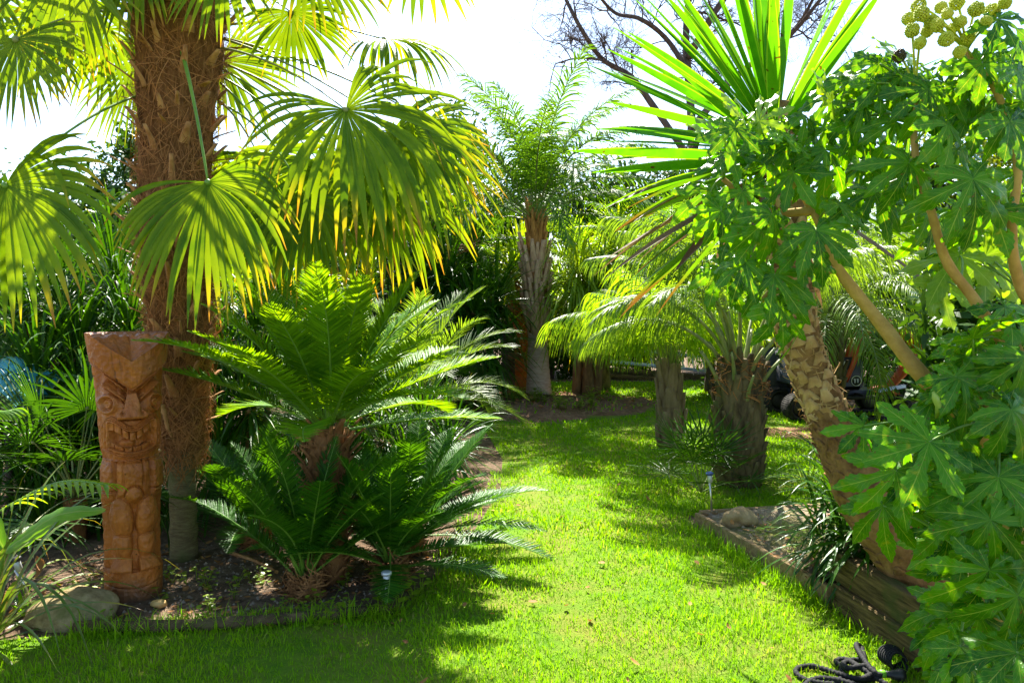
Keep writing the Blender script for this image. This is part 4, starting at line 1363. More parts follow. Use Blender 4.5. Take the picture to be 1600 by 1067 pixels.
TREES = [
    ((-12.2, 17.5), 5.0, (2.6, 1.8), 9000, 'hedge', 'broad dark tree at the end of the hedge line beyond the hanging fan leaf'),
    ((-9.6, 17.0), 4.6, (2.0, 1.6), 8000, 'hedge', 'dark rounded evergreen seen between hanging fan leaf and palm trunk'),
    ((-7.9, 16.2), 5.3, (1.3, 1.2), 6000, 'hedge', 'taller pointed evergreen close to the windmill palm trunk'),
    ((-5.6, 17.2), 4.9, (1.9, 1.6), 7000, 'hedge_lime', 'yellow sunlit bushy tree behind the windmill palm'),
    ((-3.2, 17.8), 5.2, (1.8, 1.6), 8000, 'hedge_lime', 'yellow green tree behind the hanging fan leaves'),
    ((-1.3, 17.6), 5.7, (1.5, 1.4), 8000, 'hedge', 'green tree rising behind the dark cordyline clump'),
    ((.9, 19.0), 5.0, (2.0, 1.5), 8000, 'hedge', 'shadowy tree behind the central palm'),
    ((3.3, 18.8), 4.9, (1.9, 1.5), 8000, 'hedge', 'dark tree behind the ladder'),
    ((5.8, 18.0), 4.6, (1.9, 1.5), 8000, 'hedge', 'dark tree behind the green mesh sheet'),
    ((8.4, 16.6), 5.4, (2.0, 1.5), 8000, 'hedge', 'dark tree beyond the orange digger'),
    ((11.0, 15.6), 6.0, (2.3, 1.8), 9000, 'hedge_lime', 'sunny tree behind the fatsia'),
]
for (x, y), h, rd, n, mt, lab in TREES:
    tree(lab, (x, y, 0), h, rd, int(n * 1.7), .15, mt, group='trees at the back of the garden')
# lower shrubs that close the gaps
SHR = [((-6.4, 8.2), 2.6, (1.2, .9), 'hedge', 'dark shrub behind the fan palms by the teal sheet'),
       ((-4.9, 9.6), 2.9, (1.3, .9), 'hedge', 'leafy shrub behind the tiki and fan palms'),
       ((-3.1, 10.6), 2.8, (1.2, .9), 'hedge', 'leafy shrub behind the windmill palm'),
       ((-2.0, 11.8), 2.7, (1.0, .8), 'hedge', 'dark shrub between windmill palm and cordyline clump'),
       ((.9, 16.6), 2.1, (1.3, .6), 'hedge', 'low dark shrub behind the weeping cordyline'),
       ((3.0, 17.2), 2.2, (1.5, .6), 'hedge', 'low dark shrub behind the ladder'),
       ((6.8, 14.6), 2.7, (1.6, .8), 'hedge', 'dark shrub behind the digger cab'),
       ((9.0, 12.6), 2.8, (1.5, 1.0), 'hedge', 'dark shrub behind the digger bucket'),
       ((4.9, 13.4), 2.3, (1.2, .6), 'hedge', 'dark shrub behind the compost bin'),
       ((7.6, 12.9), 2.2, (1.2, .6), 'hedge', 'dark shrub behind the digger arm'),
       ((3.75, 4.7), 2.5, (.8, .8), 'hedge', 'dark leafy shrub growing close behind the low fatsia'),
       ((4.9, 6.5), 2.7, (1.0, .9), 'hedge', 'dark leafy shrub between fatsia and digger'),
       ((6.6, 8.2), 2.4, (1.0, .8), 'hedge', 'shrub hidden behind the fatsia')]
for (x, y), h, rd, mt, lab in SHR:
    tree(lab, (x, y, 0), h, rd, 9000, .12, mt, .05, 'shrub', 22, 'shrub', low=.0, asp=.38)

# --- bare oak
ob = np.array([6.3, 25.5, 0])
root = thing('bare_tree', 'leafless dark branched tree against the white sky', 'tree', ob)
B = MB()
TW = MB()
D0 = 25.5


def grow(B, p, d, L, r, lev):
    n = 6
    pts, dirs = [p], d
    for i in range(n):
        dirs = nrm(dirs + rng.normal(0, .22, 3) + np.array([0, 0, .04]))
        pts.append(pts[-1] + dirs * L / n)
    (tube(B, pts, np.linspace(r, r * .55, n + 1), 5 if lev > 1 else 3, cap=False))
    if lev > 0:
        for i in range(2, n + 1):
            for _ in range(2 if lev > 1 else 2):
                if rng.uniform() < .58:
                    dd = nrm(dirs + rng.normal(0, .75, 3))
                    grow(B if lev > 2 else TW, pts[i], dd, L * rng.uniform(.45, .75), r * .5, lev - 1)


mains = [([(1090, 560), (1085, 300), (1078, 150), (1072, 50), (1085, -80)], .2),
         ([(1082, 255), (1020, 165), (985, 120), (940, 92), (905, 40), (872, -25)], .13),
         ([(1074, 110), (1040, 60), (1000, 30), (960, 20), (925, -20)], .10),
         ([(1076, 90), (1110, 30), (1150, -30), (1180, -90)], .14),
         ([(1082, 200), (1150, 120), (1230, 60), (1290, -10)], .13),
         ([(985, 120), (940, 95), (900, 92), (868, 100)], .05),
         ([(1225, 64), (1250, 35), (1270, 0), (1300, -60)], .08)]
for px, r in mains:
    pts = np.array([P(x, y, D0 + rng.uniform(-.6, .6)) for x, y in px])
    if px[0][1] > 500:
        pts[0] = ob
    sp = smooth_path(pts, 24)
    tube(B, sp, np.linspace(r, r * .45, 24), 8, wob=.06)
    for i in range(5, 24, 2):
        t = nrm(sp[min(i + 1, 23)] - sp[i - 1])
        for _ in range(1):
            dd = nrm(t * .5 + rng.normal(0, .7, 3) + np.array([0, 0, .1]))
            grow(B, sp[i], dd, rng.uniform(.9, 1.9), max(.02, r * .25), 3 if r > .06 else 2)
B.build('trunk', M['darkbark'], root)
TW.build('twigs', M['darkbark'], root)

# ================================================================== RAISED BED (sleepers and soil)
E = [np.array([1.34, 5.27]), np.array([1.70, 3.87]), np.array([1.815, 3.05]), np.array([2.02, 1.6])]


def sleeper(name, label, cat, a, b, z0, h, w_, mat, inset=0.0, group=None):
    B = MB()
    a3, b3 = np.array([a[0], a[1], z0 + h / 2]), np.array([b[0], b[1], z0 + h / 2])
    n = 14
    X = axes_rot(b3 - a3)
    L = np.linalg.norm(b3 - a3)
    ks = np.linspace(-L / 2, L / 2, n)
    prof = np.array([(-1, -.86), (-.86, -1), (.86, -1), (1, -.86), (1, .86), (.86, 1), (-.86, 1), (-1, .86)])
    V = []
    for i, k in enumerate(ks):
        sh = .985 if i in (0, n - 1) else 1
        for u, v in prof:
            V.append([k, u * w_ / 2 * sh + rng.uniform(-.0015, .0015), v * h / 2 * sh + rng.uniform(-.002, .002)])
    V = np.array(V) @ X.T + (a3 + b3) / 2
    idx = np.arange(n * 8).reshape(n, 8)
    nx = np.roll(idx, -1, 1)
    Q = np.stack([idx[:-1], nx[:-1], nx[1:], idx[1:]], -1).reshape(-1, 4).tolist()
    for ring in (idx[0][::-1], idx[-1]):
        Q += [[ring[0], ring[1], ring[2], ring[3]], [ring[0], ring[3], ring[4], ring[7]], [ring[4], ring[5], ring[6], ring[7]]]
    B.add(V, Q)
    return tag(B.build(name, mat, smooth=False), label, cat, group)


sleeper('timber_edging', 'sunlit weathered board edging the raised bed along the lawn', 'board', E[0] + [0, .0], E[1], -.01, .125, .036, M['timber'])
sleeper('timber_edging', 'thin weathered board closing the far end of the raised bed', 'board', np.array([1.37, 5.30]), np.array([3.6, 5.75]), -.01, .13, .04, M['timber'])
sleeper('timber_sleeper', 'lower dark sleeper of the raised bed wall beside the black hose', 'sleeper', E[1] + [.03, -.03], E[3], -.01, .155, .075, M['sleeper'], group='stacked sleepers')
sleeper('timber_sleeper', 'upper dark sleeper of the raised bed wall with a worn top edge', 'sleeper', E[1] + [.045, .03], E[3] + [.012, 0], .149, .155, .075, M['sleeper'], group='stacked sleepers')
# soil surface in the bed: rises from the low end to the tall end
B = MB()
nu, nv = 40, 60
V = []
for j in range(nv):
    f = j / (nv - 1)
    y = 5.30 - f * 3.9
    if y > 3.87:
        x0 = E[0][0] + (E[1][0] - E[0][0]) * (5.27 - y) / 1.4
    else:
        x0 = E[1][0] + .06 + (E[3][0] - E[1][0]) * (3.87 - y) / (3.87 - 1.6)
    z = .08 + .16 * sst(4.1, 3.7, np.array(-y) * -1) * 0 + .15 * float(sst(0, 1, np.array((4.2 - y) / .6)))
    for i in range(nu):
        x = x0 + .01 + (3.8 - x0) * (i / (nu - 1)) ** 1.4
        V.append((x, y + (.12 * (x - 1.4) if j == 0 else 0), z + rng.uniform(-.012, .012) + (.05 * min(1, (x - x0) * 2))))
idx = np.arange(nu * nv).reshape(nv, nu)
B.add(V, np.stack([idx[:-1, :-1], idx[1:, :-1], idx[1:, 1:], idx[:-1, 1:]], -1).reshape(-1, 4))
tag(B.build('bed_soil', M['bedsoil']), kind='structure')
# gravel on both beds
B = MB()
n = 2600
for i in range(n):
    if i < 1500:
        x, y = rng.uniform(1.4, 2.7), rng.uniform(3.9, 5.3)
        if x < 1.40 + (5.27 - y) * .26:
            continue
        z = .115
    else:
        x, y = rng.uniform(-2.6, -.7), rng.uniform(3.6, 4.9)
        z = .0
    s = rng.uniform(.004, .011) * (1.6 if rng.uniform() < .1 else 1)
    a = rng.uniform(0, 6.28)
    ca, sa = math.cos(a) * s, math.sin(a) * s
    B.add([(x + ca, y + sa, z), (x - sa, y + ca * .8, z), (x - ca * .9, y - sa, z), (x + sa, y - ca, z), (x, y, z + s * .9)], None,
          [[0, 1, 4], [1, 2, 4], [2, 3, 4], [3, 0, 4]], r=rng.uniform())
tag(B.build('gravel', M['gravel'], smooth=False), kind='stuff')
# fallen leaves and weeds
B = MB()
n = 640
zone = rng.uniform(0, 1, n)
x = np.where(zone < .55, rng.uniform(-2.7, -.55, n), np.where(zone < .75, rng.uniform(1.5, 2.7, n), np.where(zone < .92, rng.uniform(-.4, 2.0, n), rng.uniform(-.5, 1.6, n))))
y = np.where(zone < .55, rng.uniform(3.6, 5.0, n), np.where(zone < .75, rng.uniform(3.9, 5.2, n), np.where(zone < .92, rng.uniform(10.6, 12.8, n), rng.uniform(3.0, 6.5, n))))
z = np.where(zone < .55, .012, np.where(zone < .92, .13, .03))
C0 = np.stack([x, y, z], -1)
a = rng.uniform(0, 6.28, n)
D = np.stack([np.cos(a), np.sin(a), rng.uniform(-.1, .5, n)], -1)
L = rng.uniform(.02, .055, n) * np.where((zone > .75) & (zone < .92), 1.8, 1)
Cc, Tt = bend(D, L, 4, rng.uniform(-1, 1.5, n))
S = np.stack([-np.sin(a), np.cos(a), rng.uniform(-.4, .4, n)], -1)
blades(B, Cc + C0[:, None, :], np.repeat(S[:, None, :], 4, 1), L[:, None] * np.array([.08, .3, .25, .03])[None], rng.uniform(0, 1, n), .3)
tag(B.build('fallen_leaves', M['dryleaf']), kind='stuff')
B = MB()
for cx, cy, z, k, sc in [(*rng.uniform((-2.5, 3.62), (-.7, 4.3)), 0, 10, 1) for _ in range(46)] + [(*rng.uniform((1.55, 4.0), (2.4, 5.1)), .11, 9, 1) for _ in range(22)] + [(*rng.uniform((-.3, 10.8), (1.7, 12.3)), .1, 26, 2.2) for _ in range(20)] + [(rng.uniform(-.7, -.45), rng.uniform(3.75, 4.1), 0, 12, 1.6) for _ in range(6)]:
    a = rng.uniform(0, 6.28, k)
    h = rng.uniform(.01, .09, k) * sc
    ctr = np.stack([cx + rng.normal(0, .025 * sc, k), cy + rng.normal(0, .025 * sc, k), z + h], -1)
    D = np.stack([np.cos(a), np.sin(a), rng.uniform(-.1, .4, k)], -1)
    L = rng.uniform(.015, .035, k) * sc
    Cc, Tt = bend(D, L, 4, .5)
    S = np.stack([-np.sin(a), np.cos(a), 0 * a], -1)
    blades(B, Cc + ctr[:, None, :], np.repeat(S[:, None, :], 4, 1), L[:, None] * np.array([.1, .38, .36, .05])[None], rng.uniform(0, 1, k), .2)
    for q in range(0, k, 2):
        tube(B, [(cx, cy, z), (cx * .4 + ctr[q][0] * .6, cy * .4 + ctr[q][1] * .6, z + h[q] * .7), ctr[q]], .0012 * sc, 3, cap=False)
tag(B.build('weeds', M['strap_lime']), kind='stuff')

# ================================================================== LEANING YUCCA
tp = [(1462, 945, 3.55, 60), (1415, 870, 3.56, 50), (1352, 780, 3.6, 42), (1318, 705, 3.66, 38), (1290, 640, 3.72, 33), (1262, 570, 3.78, 31), (1243, 500, 3.82, 33), (1232, 420, 3.86, 36), (1222, 320, 3.9, 36), (1213, 215, 3.93, 34), (1209, 165, 3.94, 26)]
pts = np.array([P(a, b, c) for a, b, c, _ in tp])
pts[0][2] = .12
yb = pts[0].copy()
root = thing('yucca_tree', 'leaning yucca with a scaly golden trunk and sword leaf crown in the raised bed', 'yucca', yb)
sp = smooth_path(pts, 70)
sr = np.interp(np.linspace(0, 1, 70), np.linspace(0, 1, len(tp)), [r * c / F_PX for _, _, c, r in tp])
B = MB()
tube(B, sp, sr * .95, 26, wob=.05)
B.build('trunk', M['yuccabark'], root)
B = MB()
boots(B, sp[26:66], sr[26:66] * .95, 34, 6, .055, .095, th=.007, out=.5, zj=.9, curl=.3, up=1.0, skip=.14)
strands(B, sp[26:66], sr[26:66] * .98, 500, .06, .003, spread=1.2, lift=.02)
B.build('bark_scales', M['yuccascale'], root)
B = MB()
boots(B, sp[6:28], sr[6:28] * .97, 22, 7, .045, .075, th=.005, out=.30, zj=.5, up=.9)
B.build('worn_scales', M['yuccabark'], root)


def yleaf(root, c, az, e, L, hw, g, mat, roll=0.0):
    a, e = R(az), R(e)
    D = np.array([[math.cos(e) * math.cos(a), math.cos(e) * math.sin(a), math.sin(e)]])
    C, T = bend(D, L, 14, g, 1.4)
    Hh = np.array([-math.sin(a), math.cos(a), roll])
    S = nrm(Hh[None, None, :] - T * np.sum(T * Hh[None, None, :], -1, keepdims=True))
    k = np.linspace(0, 1, 14)
    w_ = hw * np.where(k < .45, .62 + .38 * (k / .45), np.maximum(1 - ((k - .45) / .55) ** 2.0, .03))
    B = MB()
    blades(B, C + np.asarray(c)[None, None, :], S, w_[None], [rng.uniform()], .42, 0, T=T)
    return B.build('leaf', M[mat], root)


yh = sp[-1]
nY = 97
for i in range(nY):
    f = i / (nY - 1)
    az = i * 137.508 + rng.uniform(-10, 10)
    if i % 2 == 0:
        az = 180 + rng.uniform(-55, 55)
    e = -36 + 122 * f ** 1.12 + rng.normal(0, 4)
    old = f < .33
    c = yh + np.array([0, 0, -.45 * (1 - f) ** 1.1]) + np.array([math.cos(R(az)), math.sin(R(az)), 0]) * .04
    yleaf(root, c, az, e, rng.uniform(.86, 1.08) * (1.0 if f < .85 else .92), rng.uniform(.027, .035), (.35 if old else .12) * rng.uniform(.4, 1.6), 'yucca_dead' if f < .2 and rng.uniform() < .35 else 'yucca_old' if old and rng.uniform() < .8 else 'yucca', rng.choice([-1, 1]) * rng.uniform(.35, 1.1) if i % 2 == 0 else rng.uniform(-.45, .45))

# ================================================================== FATSIA
def fatsia_leaf(seed, R0=1.0, droop=.35):
    rg = np.random.default_rng(seed)
    B = MB()
    ang = np.radians(np.array([0, 38, -38, 76, -76, 112, -112, 146, -146]) + rg.normal(0, 3, 9))
    ln = np.array([1, .98, .97, .86, .85, .66, .65, .42, .42]) * rg.uniform(.93, 1.05, 9)
    n = 26
    k = np.linspace(0, 1, n)
    for q, (a, l) in enumerate(zip(ang, ln)):
        d = np.array([math.cos(a), math.sin(a), 0])
        s = np.array([-math.sin(a), math.cos(a), 0])
        # width: joined to the neighbours near the hub, waisted, then wide and pointed
        r = k * l * R0
        web = r * math.tan(R(19.8))
        xk = np.clip((k - .28) / .72, 0, 1)
        lobe = R0 * l ** .6 * np.interp(xk, [0, .14, .30, .46, .60, .74, .88, 1], [.074, .078, .118, .150, .146, .114, .058, .004]) * rg.uniform(.92, 1.1)
        w_ = np.where(k < .33, web, np.maximum(lobe, .03 * R0 * (1 - k) * 2))
        mixv = sst(.21, .30, k)
        w_ = web * (1 - mixv) + np.maximum(lobe, .002) * mixv
        w_ = np.minimum(w_, web)
        w_[-1] = .002
        saw = ((k * 9 + .2) % 1.0)
        ser = np.where(k > .42, 1 + .34 * (saw - .5) * (k < .97), 1)
        dz = -droop * R0 * l * (k ** 2) * rg.uniform(.5, 1.6)
        curl = rg.normal(0, .08) * R0 * k ** 2
        C = r[:, None] * d + dz[:, None] * np.array([0, 0, 1.0]) + curl[:, None] * s
        U = np.array([-1, -.5, 0, .5, 1.0])
        lift = .16 * np.abs(U)[None] * w_[:, None] * (1 - k[:, None] * .3) - .28 * (np.abs(U)[None] ** 3) * w_[:, None] * sst(.4, .7, k)[:, None]
        wave = .038 * R0 * np.sin(k * 17 + rg.uniform(0, 6))[:, None] * np.abs(U)[None] ** 2 * sst(.3, .5, k)[:, None] * np.where(U > 0, 1, -1)[None]
        V = C[:, None, :] + s[None, None, :] * (U[None, :] * (w_ * ser)[:, None])[..., None] + np.array([0, 0, 1.0]) * (lift + wave + .0012 * (q % 3))[..., None]
        idx = np.arange(n * 5).reshape(n, 5)
        Q = np.stack([idx[:-1, :-1], idx[1:, :-1], idx[1:, 1:], idx[:-1, 1:]], -1).reshape(-1, 4)
        B.add(V.reshape(-1, 3), Q, None, np.tile((U + 1) / 2, n), np.repeat(k, 5), rg.uniform())
    return B


FL = [fatsia_leaf(100 + i, 1.0, dr).mesh('leaf', [M['fatsia']]) for i, dr in enumerate((.12, .22, .34, .46, .58, .28, .4, .75))]
FY = [fatsia_leaf(200 + i, 1.0, dr).mesh('leaf', [M['fatsia_young']]) for i, dr in enumerate((.1, .0, .25))]


def place_leaf(root, hub, axis, normal, size, stem_pt, young=False, pm='petiole'):
    x = nrm(axis)
    z = np.asarray(normal, float)
    z = nrm(z - x * np.dot(z, x))
    y = np.cross(z, x)
    me = (FY if young else FL)[rng.integers(0, 3 if young else 8)]
    o = bpy.data.objects.new('leaf', me)
    COL.objects.link(o)
    o.parent = root
    loc = np.asarray(hub) - np.array(WLOC[root.name])
    Mx = Matrix(((x[0] * size, y[0] * size, z[0] * size, loc[0]), (x[1] * size, y[1] * size, z[1] * size, loc[1]), (x[2] * size, y[2] * size, z[2] * size, loc[2]), (0, 0, 0, 1)))
    o.matrix_local = Mx
    # the stalk, in the leaf's own coordinates
    inv = np.stack([x, y, z], axis=0)
    a = inv @ (np.asarray(stem_pt) - np.asarray(hub)) / size
    B = MB()
    mid = a * .5 + np.array([-.12, 0, -.05]) + inv @ np.array([0, 0, .12])
    tube(B, bez(a, mid, (0, 0, -.004), 9), np.linspace(.0052, .0034, 9) / size, 6)
    b = bpy.data.objects.new('leaf_stalk', B.mesh('leaf_stalk', [M[pm]]))
    COL.objects.link(b)
    b.parent = o
    return o


def nearest_on(stems, p, back=.3):
    best = None
    for s in stems:
        d = np.linalg.norm(s - p, axis=1) + .6 * np.maximum(0, s[:, 2] - p[2] - .05)
        i = int(np.argmin(d))
        if best is None or d[i] < best[0]:
            best = (d[i], s[i])
    v = best[1] - p
    l = np.linalg.norm(v)
    return p + v / max(l, 1e-6) * min(l, .42)


# main stems by pixel
def stem(px, r0, r1, n=36):
    sp = smooth_path([P(a, b, c) for a, b, c in px], n)
    return sp, np.linspace(r0, r1, n)


fb_ = np.array([2.05, 2.85, .2])
root = thing('fatsia_shrub', 'tall glossy fatsia with lobed leaves, bare tan stems and yellow green flower balls', 'shrub', fb_)
stems = [stem([(1600, 900, 2.85), (1560, 720, 2.85), (1500, 645, 2.82), (1445, 592, 2.8), (1380, 510, 2.85), (1310, 420, 2.9), (1270, 330, 2.95), (1210, 250, 3.0)], .046, .009),
         stem([(1600, 880, 2.85), (1610, 640, 2.75), (1535, 488, 2.7), (1480, 410, 2.7), (1455, 330, 2.7), (1430, 240, 2.7), (1430, 150, 2.75)], .024, .010),
         stem([(1640, 880, 2.8), (1625, 540, 2.7), (1592, 440, 2.65), (1580, 360, 2.6), (1590, 250, 2.6), (1560, 150, 2.65), (1510, 80, 2.7)], .023, .009),
         stem([(1270, 330, 2.95), (1190, 330, 3.0), (1130, 280, 3.0)], .018, .010, 14),
         stem([(1310, 420, 2.9), (1235, 430, 2.95), (1190, 470, 2.95)], .016, .010, 14)]
stems[0][0][0], stems[1][0][0], stems[2][0][0] = fb_, fb_ + [.04, .02, 0], fb_ + [.1, 0, 0]
for sp_, r_ in stems:
    B = MB()
    r2 = r_ * (1 + .10 * (rng.uniform(0, 1, len(r_)) > .75))
    tube(B, sp_, r2, 12, wob=.04)
    B.build('stem', M['tanstem'], root)
STP = [s for s, _ in stems]
# hub px, py, depth, radius px, screen axis (dx,dy), toward
BIG = [(1578, 190, 2.45, 95, .1, 1, .25), (1480, 195, 2.55, 100, -.1, 1, .3), (1520, 280, 2.4, 110, .1, 1, .2), (1275, 360, 2.65, 85, .15, 1, .35), (1205, 335, 2.75, 75, .0, 1, .3),
       (1370, 130, 2.75, 65, .1, 1, .3), (1210, 430, 2.8, 85, -.25, 1, .25), (1190, 360, 2.85, 80, -.2, 1, .3), (1365, 300, 2.8, 80, -.5, .7, .35), (1290, 235, 2.85, 80, .1, 1, .4),
       (1240, 270, 2.85, 75, -.6, .8, .4), (1140, 240, 2.95, 65, -.5, .6, .4), (1110, 300, 2.95, 70, -.4, .9, .35), (1420, 255, 2.6, 85, -.5, 1, .3), (1450, 140, 2.65, 80, -.4, .9, .35),
       (1330, 190, 2.85, 70, .5, .9, .3), (1250, 390, 2.75, 75, .5, .9, .3), (1165, 410, 2.85, 70, -.5, .9, .2), (1220, 480, 2.8, 75, .1, 1, .1), (1550, 330, 2.55, 90, -.6, .9, .2),
       (1590, 110, 2.5, 80, .4, 1, .3), (1535, 100, 2.6, 75, -.2, 1, .4), (1400, 190, 2.75, 75, .3, 1, .3), (1310, 320, 2.75, 75, .6, .7, .4), (1590, 270, 2.6, 80, .3, 1, .2),
       (1495, 235, 2.75, 85, .6, .8, .3), (1450, 330, 2.8, 70, .2, 1, .2), (1560, 30, 2.6, 70, .3, .8, .5), (1490, 100, 2.8, 70, .6, .8, .4), (1160, 300, 2.9, 70, .2, 1, .4), (1215, 195, 2.95, 60, .1, 1, .4), (1235, 225, 2.9, 62, -.4, .9, .4), (1190, 225, 2.95, 58, .4, .9, .4), (1255, 180, 2.9, 55, .5, .6, .4), (1300, 150, 2.9, 70, -.3, .9, .4), (1335, 125, 2.85, 75, .2, 1, .4), (1375, 100, 2.8, 75, -.2, .9, .4), (1410, 120, 2.75, 70, .3, 1, .3), (1350, 165, 2.8, 75, -.5, .9, .3), (1290, 200, 2.9, 70, .3, 1, .3), (1440, 125, 2.8, 75, .2, 1, .4), (1475, 130, 2.75, 75, -.4, .9, .4), (1515, 130, 2.7, 80, .3, 1, .4), (1555, 90, 2.7, 80, -.3, .9, .4), (1590, 60, 2.65, 80, .2, 1, .4), (1540, 170, 2.7, 85, -.4, .9, .3), (1600, 160, 2.6, 85, -.2, 1, .3)]
for (px, py, d, rp, dx, dy, tc) in BIG:
    hub = P(px, py, d)
    ax = nrm(PX(dx, dy, tc))
    place_leaf(root, hub, ax + rng.normal(0, .1, 3), np.array([rng.normal(0, .22), -.62 + rng.normal(0, .22), .80]), rp * d / F_PX * .97, nearest_on(STP, hub))
for (px, py, d, rp, dx, dy) in [(1160, 195, 2.95, 55, -.3, -.8), (1185, 190, 2.95, 50, .5, -.9), (1300, 160, 2.85, 55, -.6, -.9), (1330, 120, 2.85, 60, .8, -.3), (1120, 210, 3.0, 50, -.9, -.3), (1370, 130, 2.9, 55, -.7, -.4),
                                (1500, 400, 2.95, 85, -.7, .5), (1540, 400, 3.0, 90, .5, .8), (1470, 440, 3.0, 80, .5, .6), (1580, 330, 3.0, 80, .6, .5), (1420, 90, 2.8, 60, -.8, -.2)]:
    hub = P(px, py, d)
    place_leaf(root, hub, nrm(PX(dx, dy, .2)), np.array([rng.normal(0, .3), -.6, .7]), rp * d / F_PX * 1.1, nearest_on(STP, hub), young=True)
cnt = 0
while cnt < 25:
    px, py = rng.uniform(1080, 1640), rng.uniform(60, 470)
    # keep to the hanging mass: below the yucca crown, above the bare stems
    if py < 190 and px < 1330 or (px > 1300 and px < 1460 and py > 330) or py > 500 - max(0, px - 1230) * .5 and px < 1450:
        continue
    d = rng.uniform(2.7, 3.4)
    hub = P(px, py, d)
    a = rng.uniform(-1, 1)
    place_leaf(root, hub, nrm(PX(a, rng.uniform(.3, 1), rng.uniform(-.1, .5))), np.array([rng.normal(0, .35), -rng.uniform(.2, .9), .75]), rng.uniform(60, 85) * d / F_PX, nearest_on(STP, hub))
    cnt += 1
# flower balls
for u, (px, py, d) in enumerate([(1437, 68, 2.6), (1478, 62, 2.55), (1499, 82, 2.55), (1455, 35, 2.65), (1420, 30, 2.7), (1500, 35, 2.6), (1525, 15, 2.6), (1470, 12, 2.65), (1405, 88, 2.75), (1435, 10, 2.7), (1540, 35, 2.6), (1570, 5, 2.6), (1495, 5, 2.65), (1465, 40, 2.6), (1448, 50, 2.7), (1488, 45, 2.7), (1425, 48, 2.65), (1512, 60, 2.65), (1480, 22, 2.6), (1440, 22, 2.62), (1550, 18, 2.65)]):
    c = P(px, py, d)
    r = rng.uniform(.016, .025)
    B = MB()
    nn = 110
    for i in range(nn):
        z = 1 - 2 * (i + .5) / nn
        a = i * 2.39996
        q = np.array([math.sqrt(1 - z * z) * math.cos(a), math.sqrt(1 - z * z) * math.sin(a), z])
        blob(B, c + q * r * rng.uniform(.9, 1.08), (rng.uniform(.0035, .0055),) * 3, i, rough=.1, k=8)
    fl = B.build('flower_head', M['berry'] if u in (8,) else M['umbel'], root)
    B = MB()
    s = nearest_on(STP, c)
    tube(B, bez(s, (s + c) / 2 + [0, 0, .05], c, 8), .004, 6)
    B.build('flower_stalk', M['umbel'], fl)

# lower fatsia
fb2 = np.array([1.98, 2.55, .2])
root = thing('fatsia_shrub', 'low bushy fatsia with glossy lobed leaves spilling over the sleeper wall', 'shrub', fb2)
stems2 = [stem([(1600, 1000, 2.5), (1590, 850, 2.5), (1560, 700, 2.5), (1530, 600, 2.55)], .022, .012, 16),
          stem([(1610, 1000, 2.55), (1640, 800, 2.5), (1630, 640, 2.5), (1590, 540, 2.55)], .022, .012, 16),
          stem([(1590, 1010, 2.5), (1540, 930, 2.42), (1500, 860, 2.4)], .018, .010, 12)]
for s, _ in stems2:
    s[0] = fb2 + rng.uniform(-.05, .05, 3) * [1, 1, 0]
for sp_, r_ in stems2:
    B = MB()
    tube(B, sp_, r_, 10, wob=.05)
    B.build('stem', M['tanstem'], root)
STP = [s for s, _ in stems2]
LOW = [(1452, 690, 2.3, 125, -.9, .25, .35), (1400, 735, 2.35, 105, -.6, .75, .3), (1560, 745, 2.25, 125, -.4, 1, .3), (1530, 750, 2.35, 115, -.9, .5, .3), (1548, 812, 2.2, 135, .1, 1, .25), (1545, 890, 2.2, 125, -.35, 1, .15),
       (1520, 530, 2.5, 110, .1, -.35, .4), (1580, 640, 2.3, 100, .3, .8, .35), (1590, 1020, 2.0, 135, -.8, .5, .4), (1500, 590, 2.45, 95, .5, .5, .4), (1600, 560, 2.4, 95, -.2, .9, .3), (1455, 630, 2.5, 90, .5, .3, .5),
       (1590, 930, 2.1, 120, .3, 1, .2), (1380, 790, 2.5, 90, -.2, 1, .2), (1420, 760, 2.55, 80, .2, 1, .2), (1480, 660, 2.5, 90, -.6, .9, .1), (1560, 660, 2.5, 95, -.5, .6, .4), (1600, 790, 2.25, 110, .2, 1, .3),
       (1500, 1010, 2.1, 100, .5, .9, .3), (1570, 480, 2.55, 95, .3, .5, .5), (1350, 665, 2.6, 70, -.8, .5, .3), (1610, 700, 2.35, 100, .3, .9, .3), (1480, 745, 2.6, 85, .0, 1, .2), (1530, 960, 2.25, 95, -.2, 1, .2)]
for (px, py, d, rp, dx, dy, tc) in LOW:
    hub = P(px, py, d)
    ax = nrm(PX(dx, dy, tc))
    place_leaf(root, hub, ax + rng.normal(0, .08, 3), np.array([rng.normal(0, .22), -.58 + rng.normal(0, .22), .85]), rp * d / F_PX * .93, nearest_on(STP, hub))
for _ in range(40):
    px, py = rng.uniform(1470, 1660), rng.uniform(500, 1060)
    d = rng.uniform(2.4, 3.0)
    hub = P(px, py, d)
    place_leaf(root, hub, nrm(PX(rng.uniform(-1, .8), rng.uniform(.2, 1), rng.uniform(0, .5))), np.array([rng.normal(0, .35), -rng.uniform(.2, .8), .8]), rng.uniform(75, 105) * d / F_PX, nearest_on(STP, hub))
B = MB()
bp_ = P(1458, 612, 2.42)
tube(B, [bp_, bp_ + [.008, 0, -.02], bp_ + [.02, 0, -.05], bp_ + [.03, .03, -.09]], [.004, .012, .011, .005], 8)
B.build('leaf_bud', M['fatsia_young'], root)

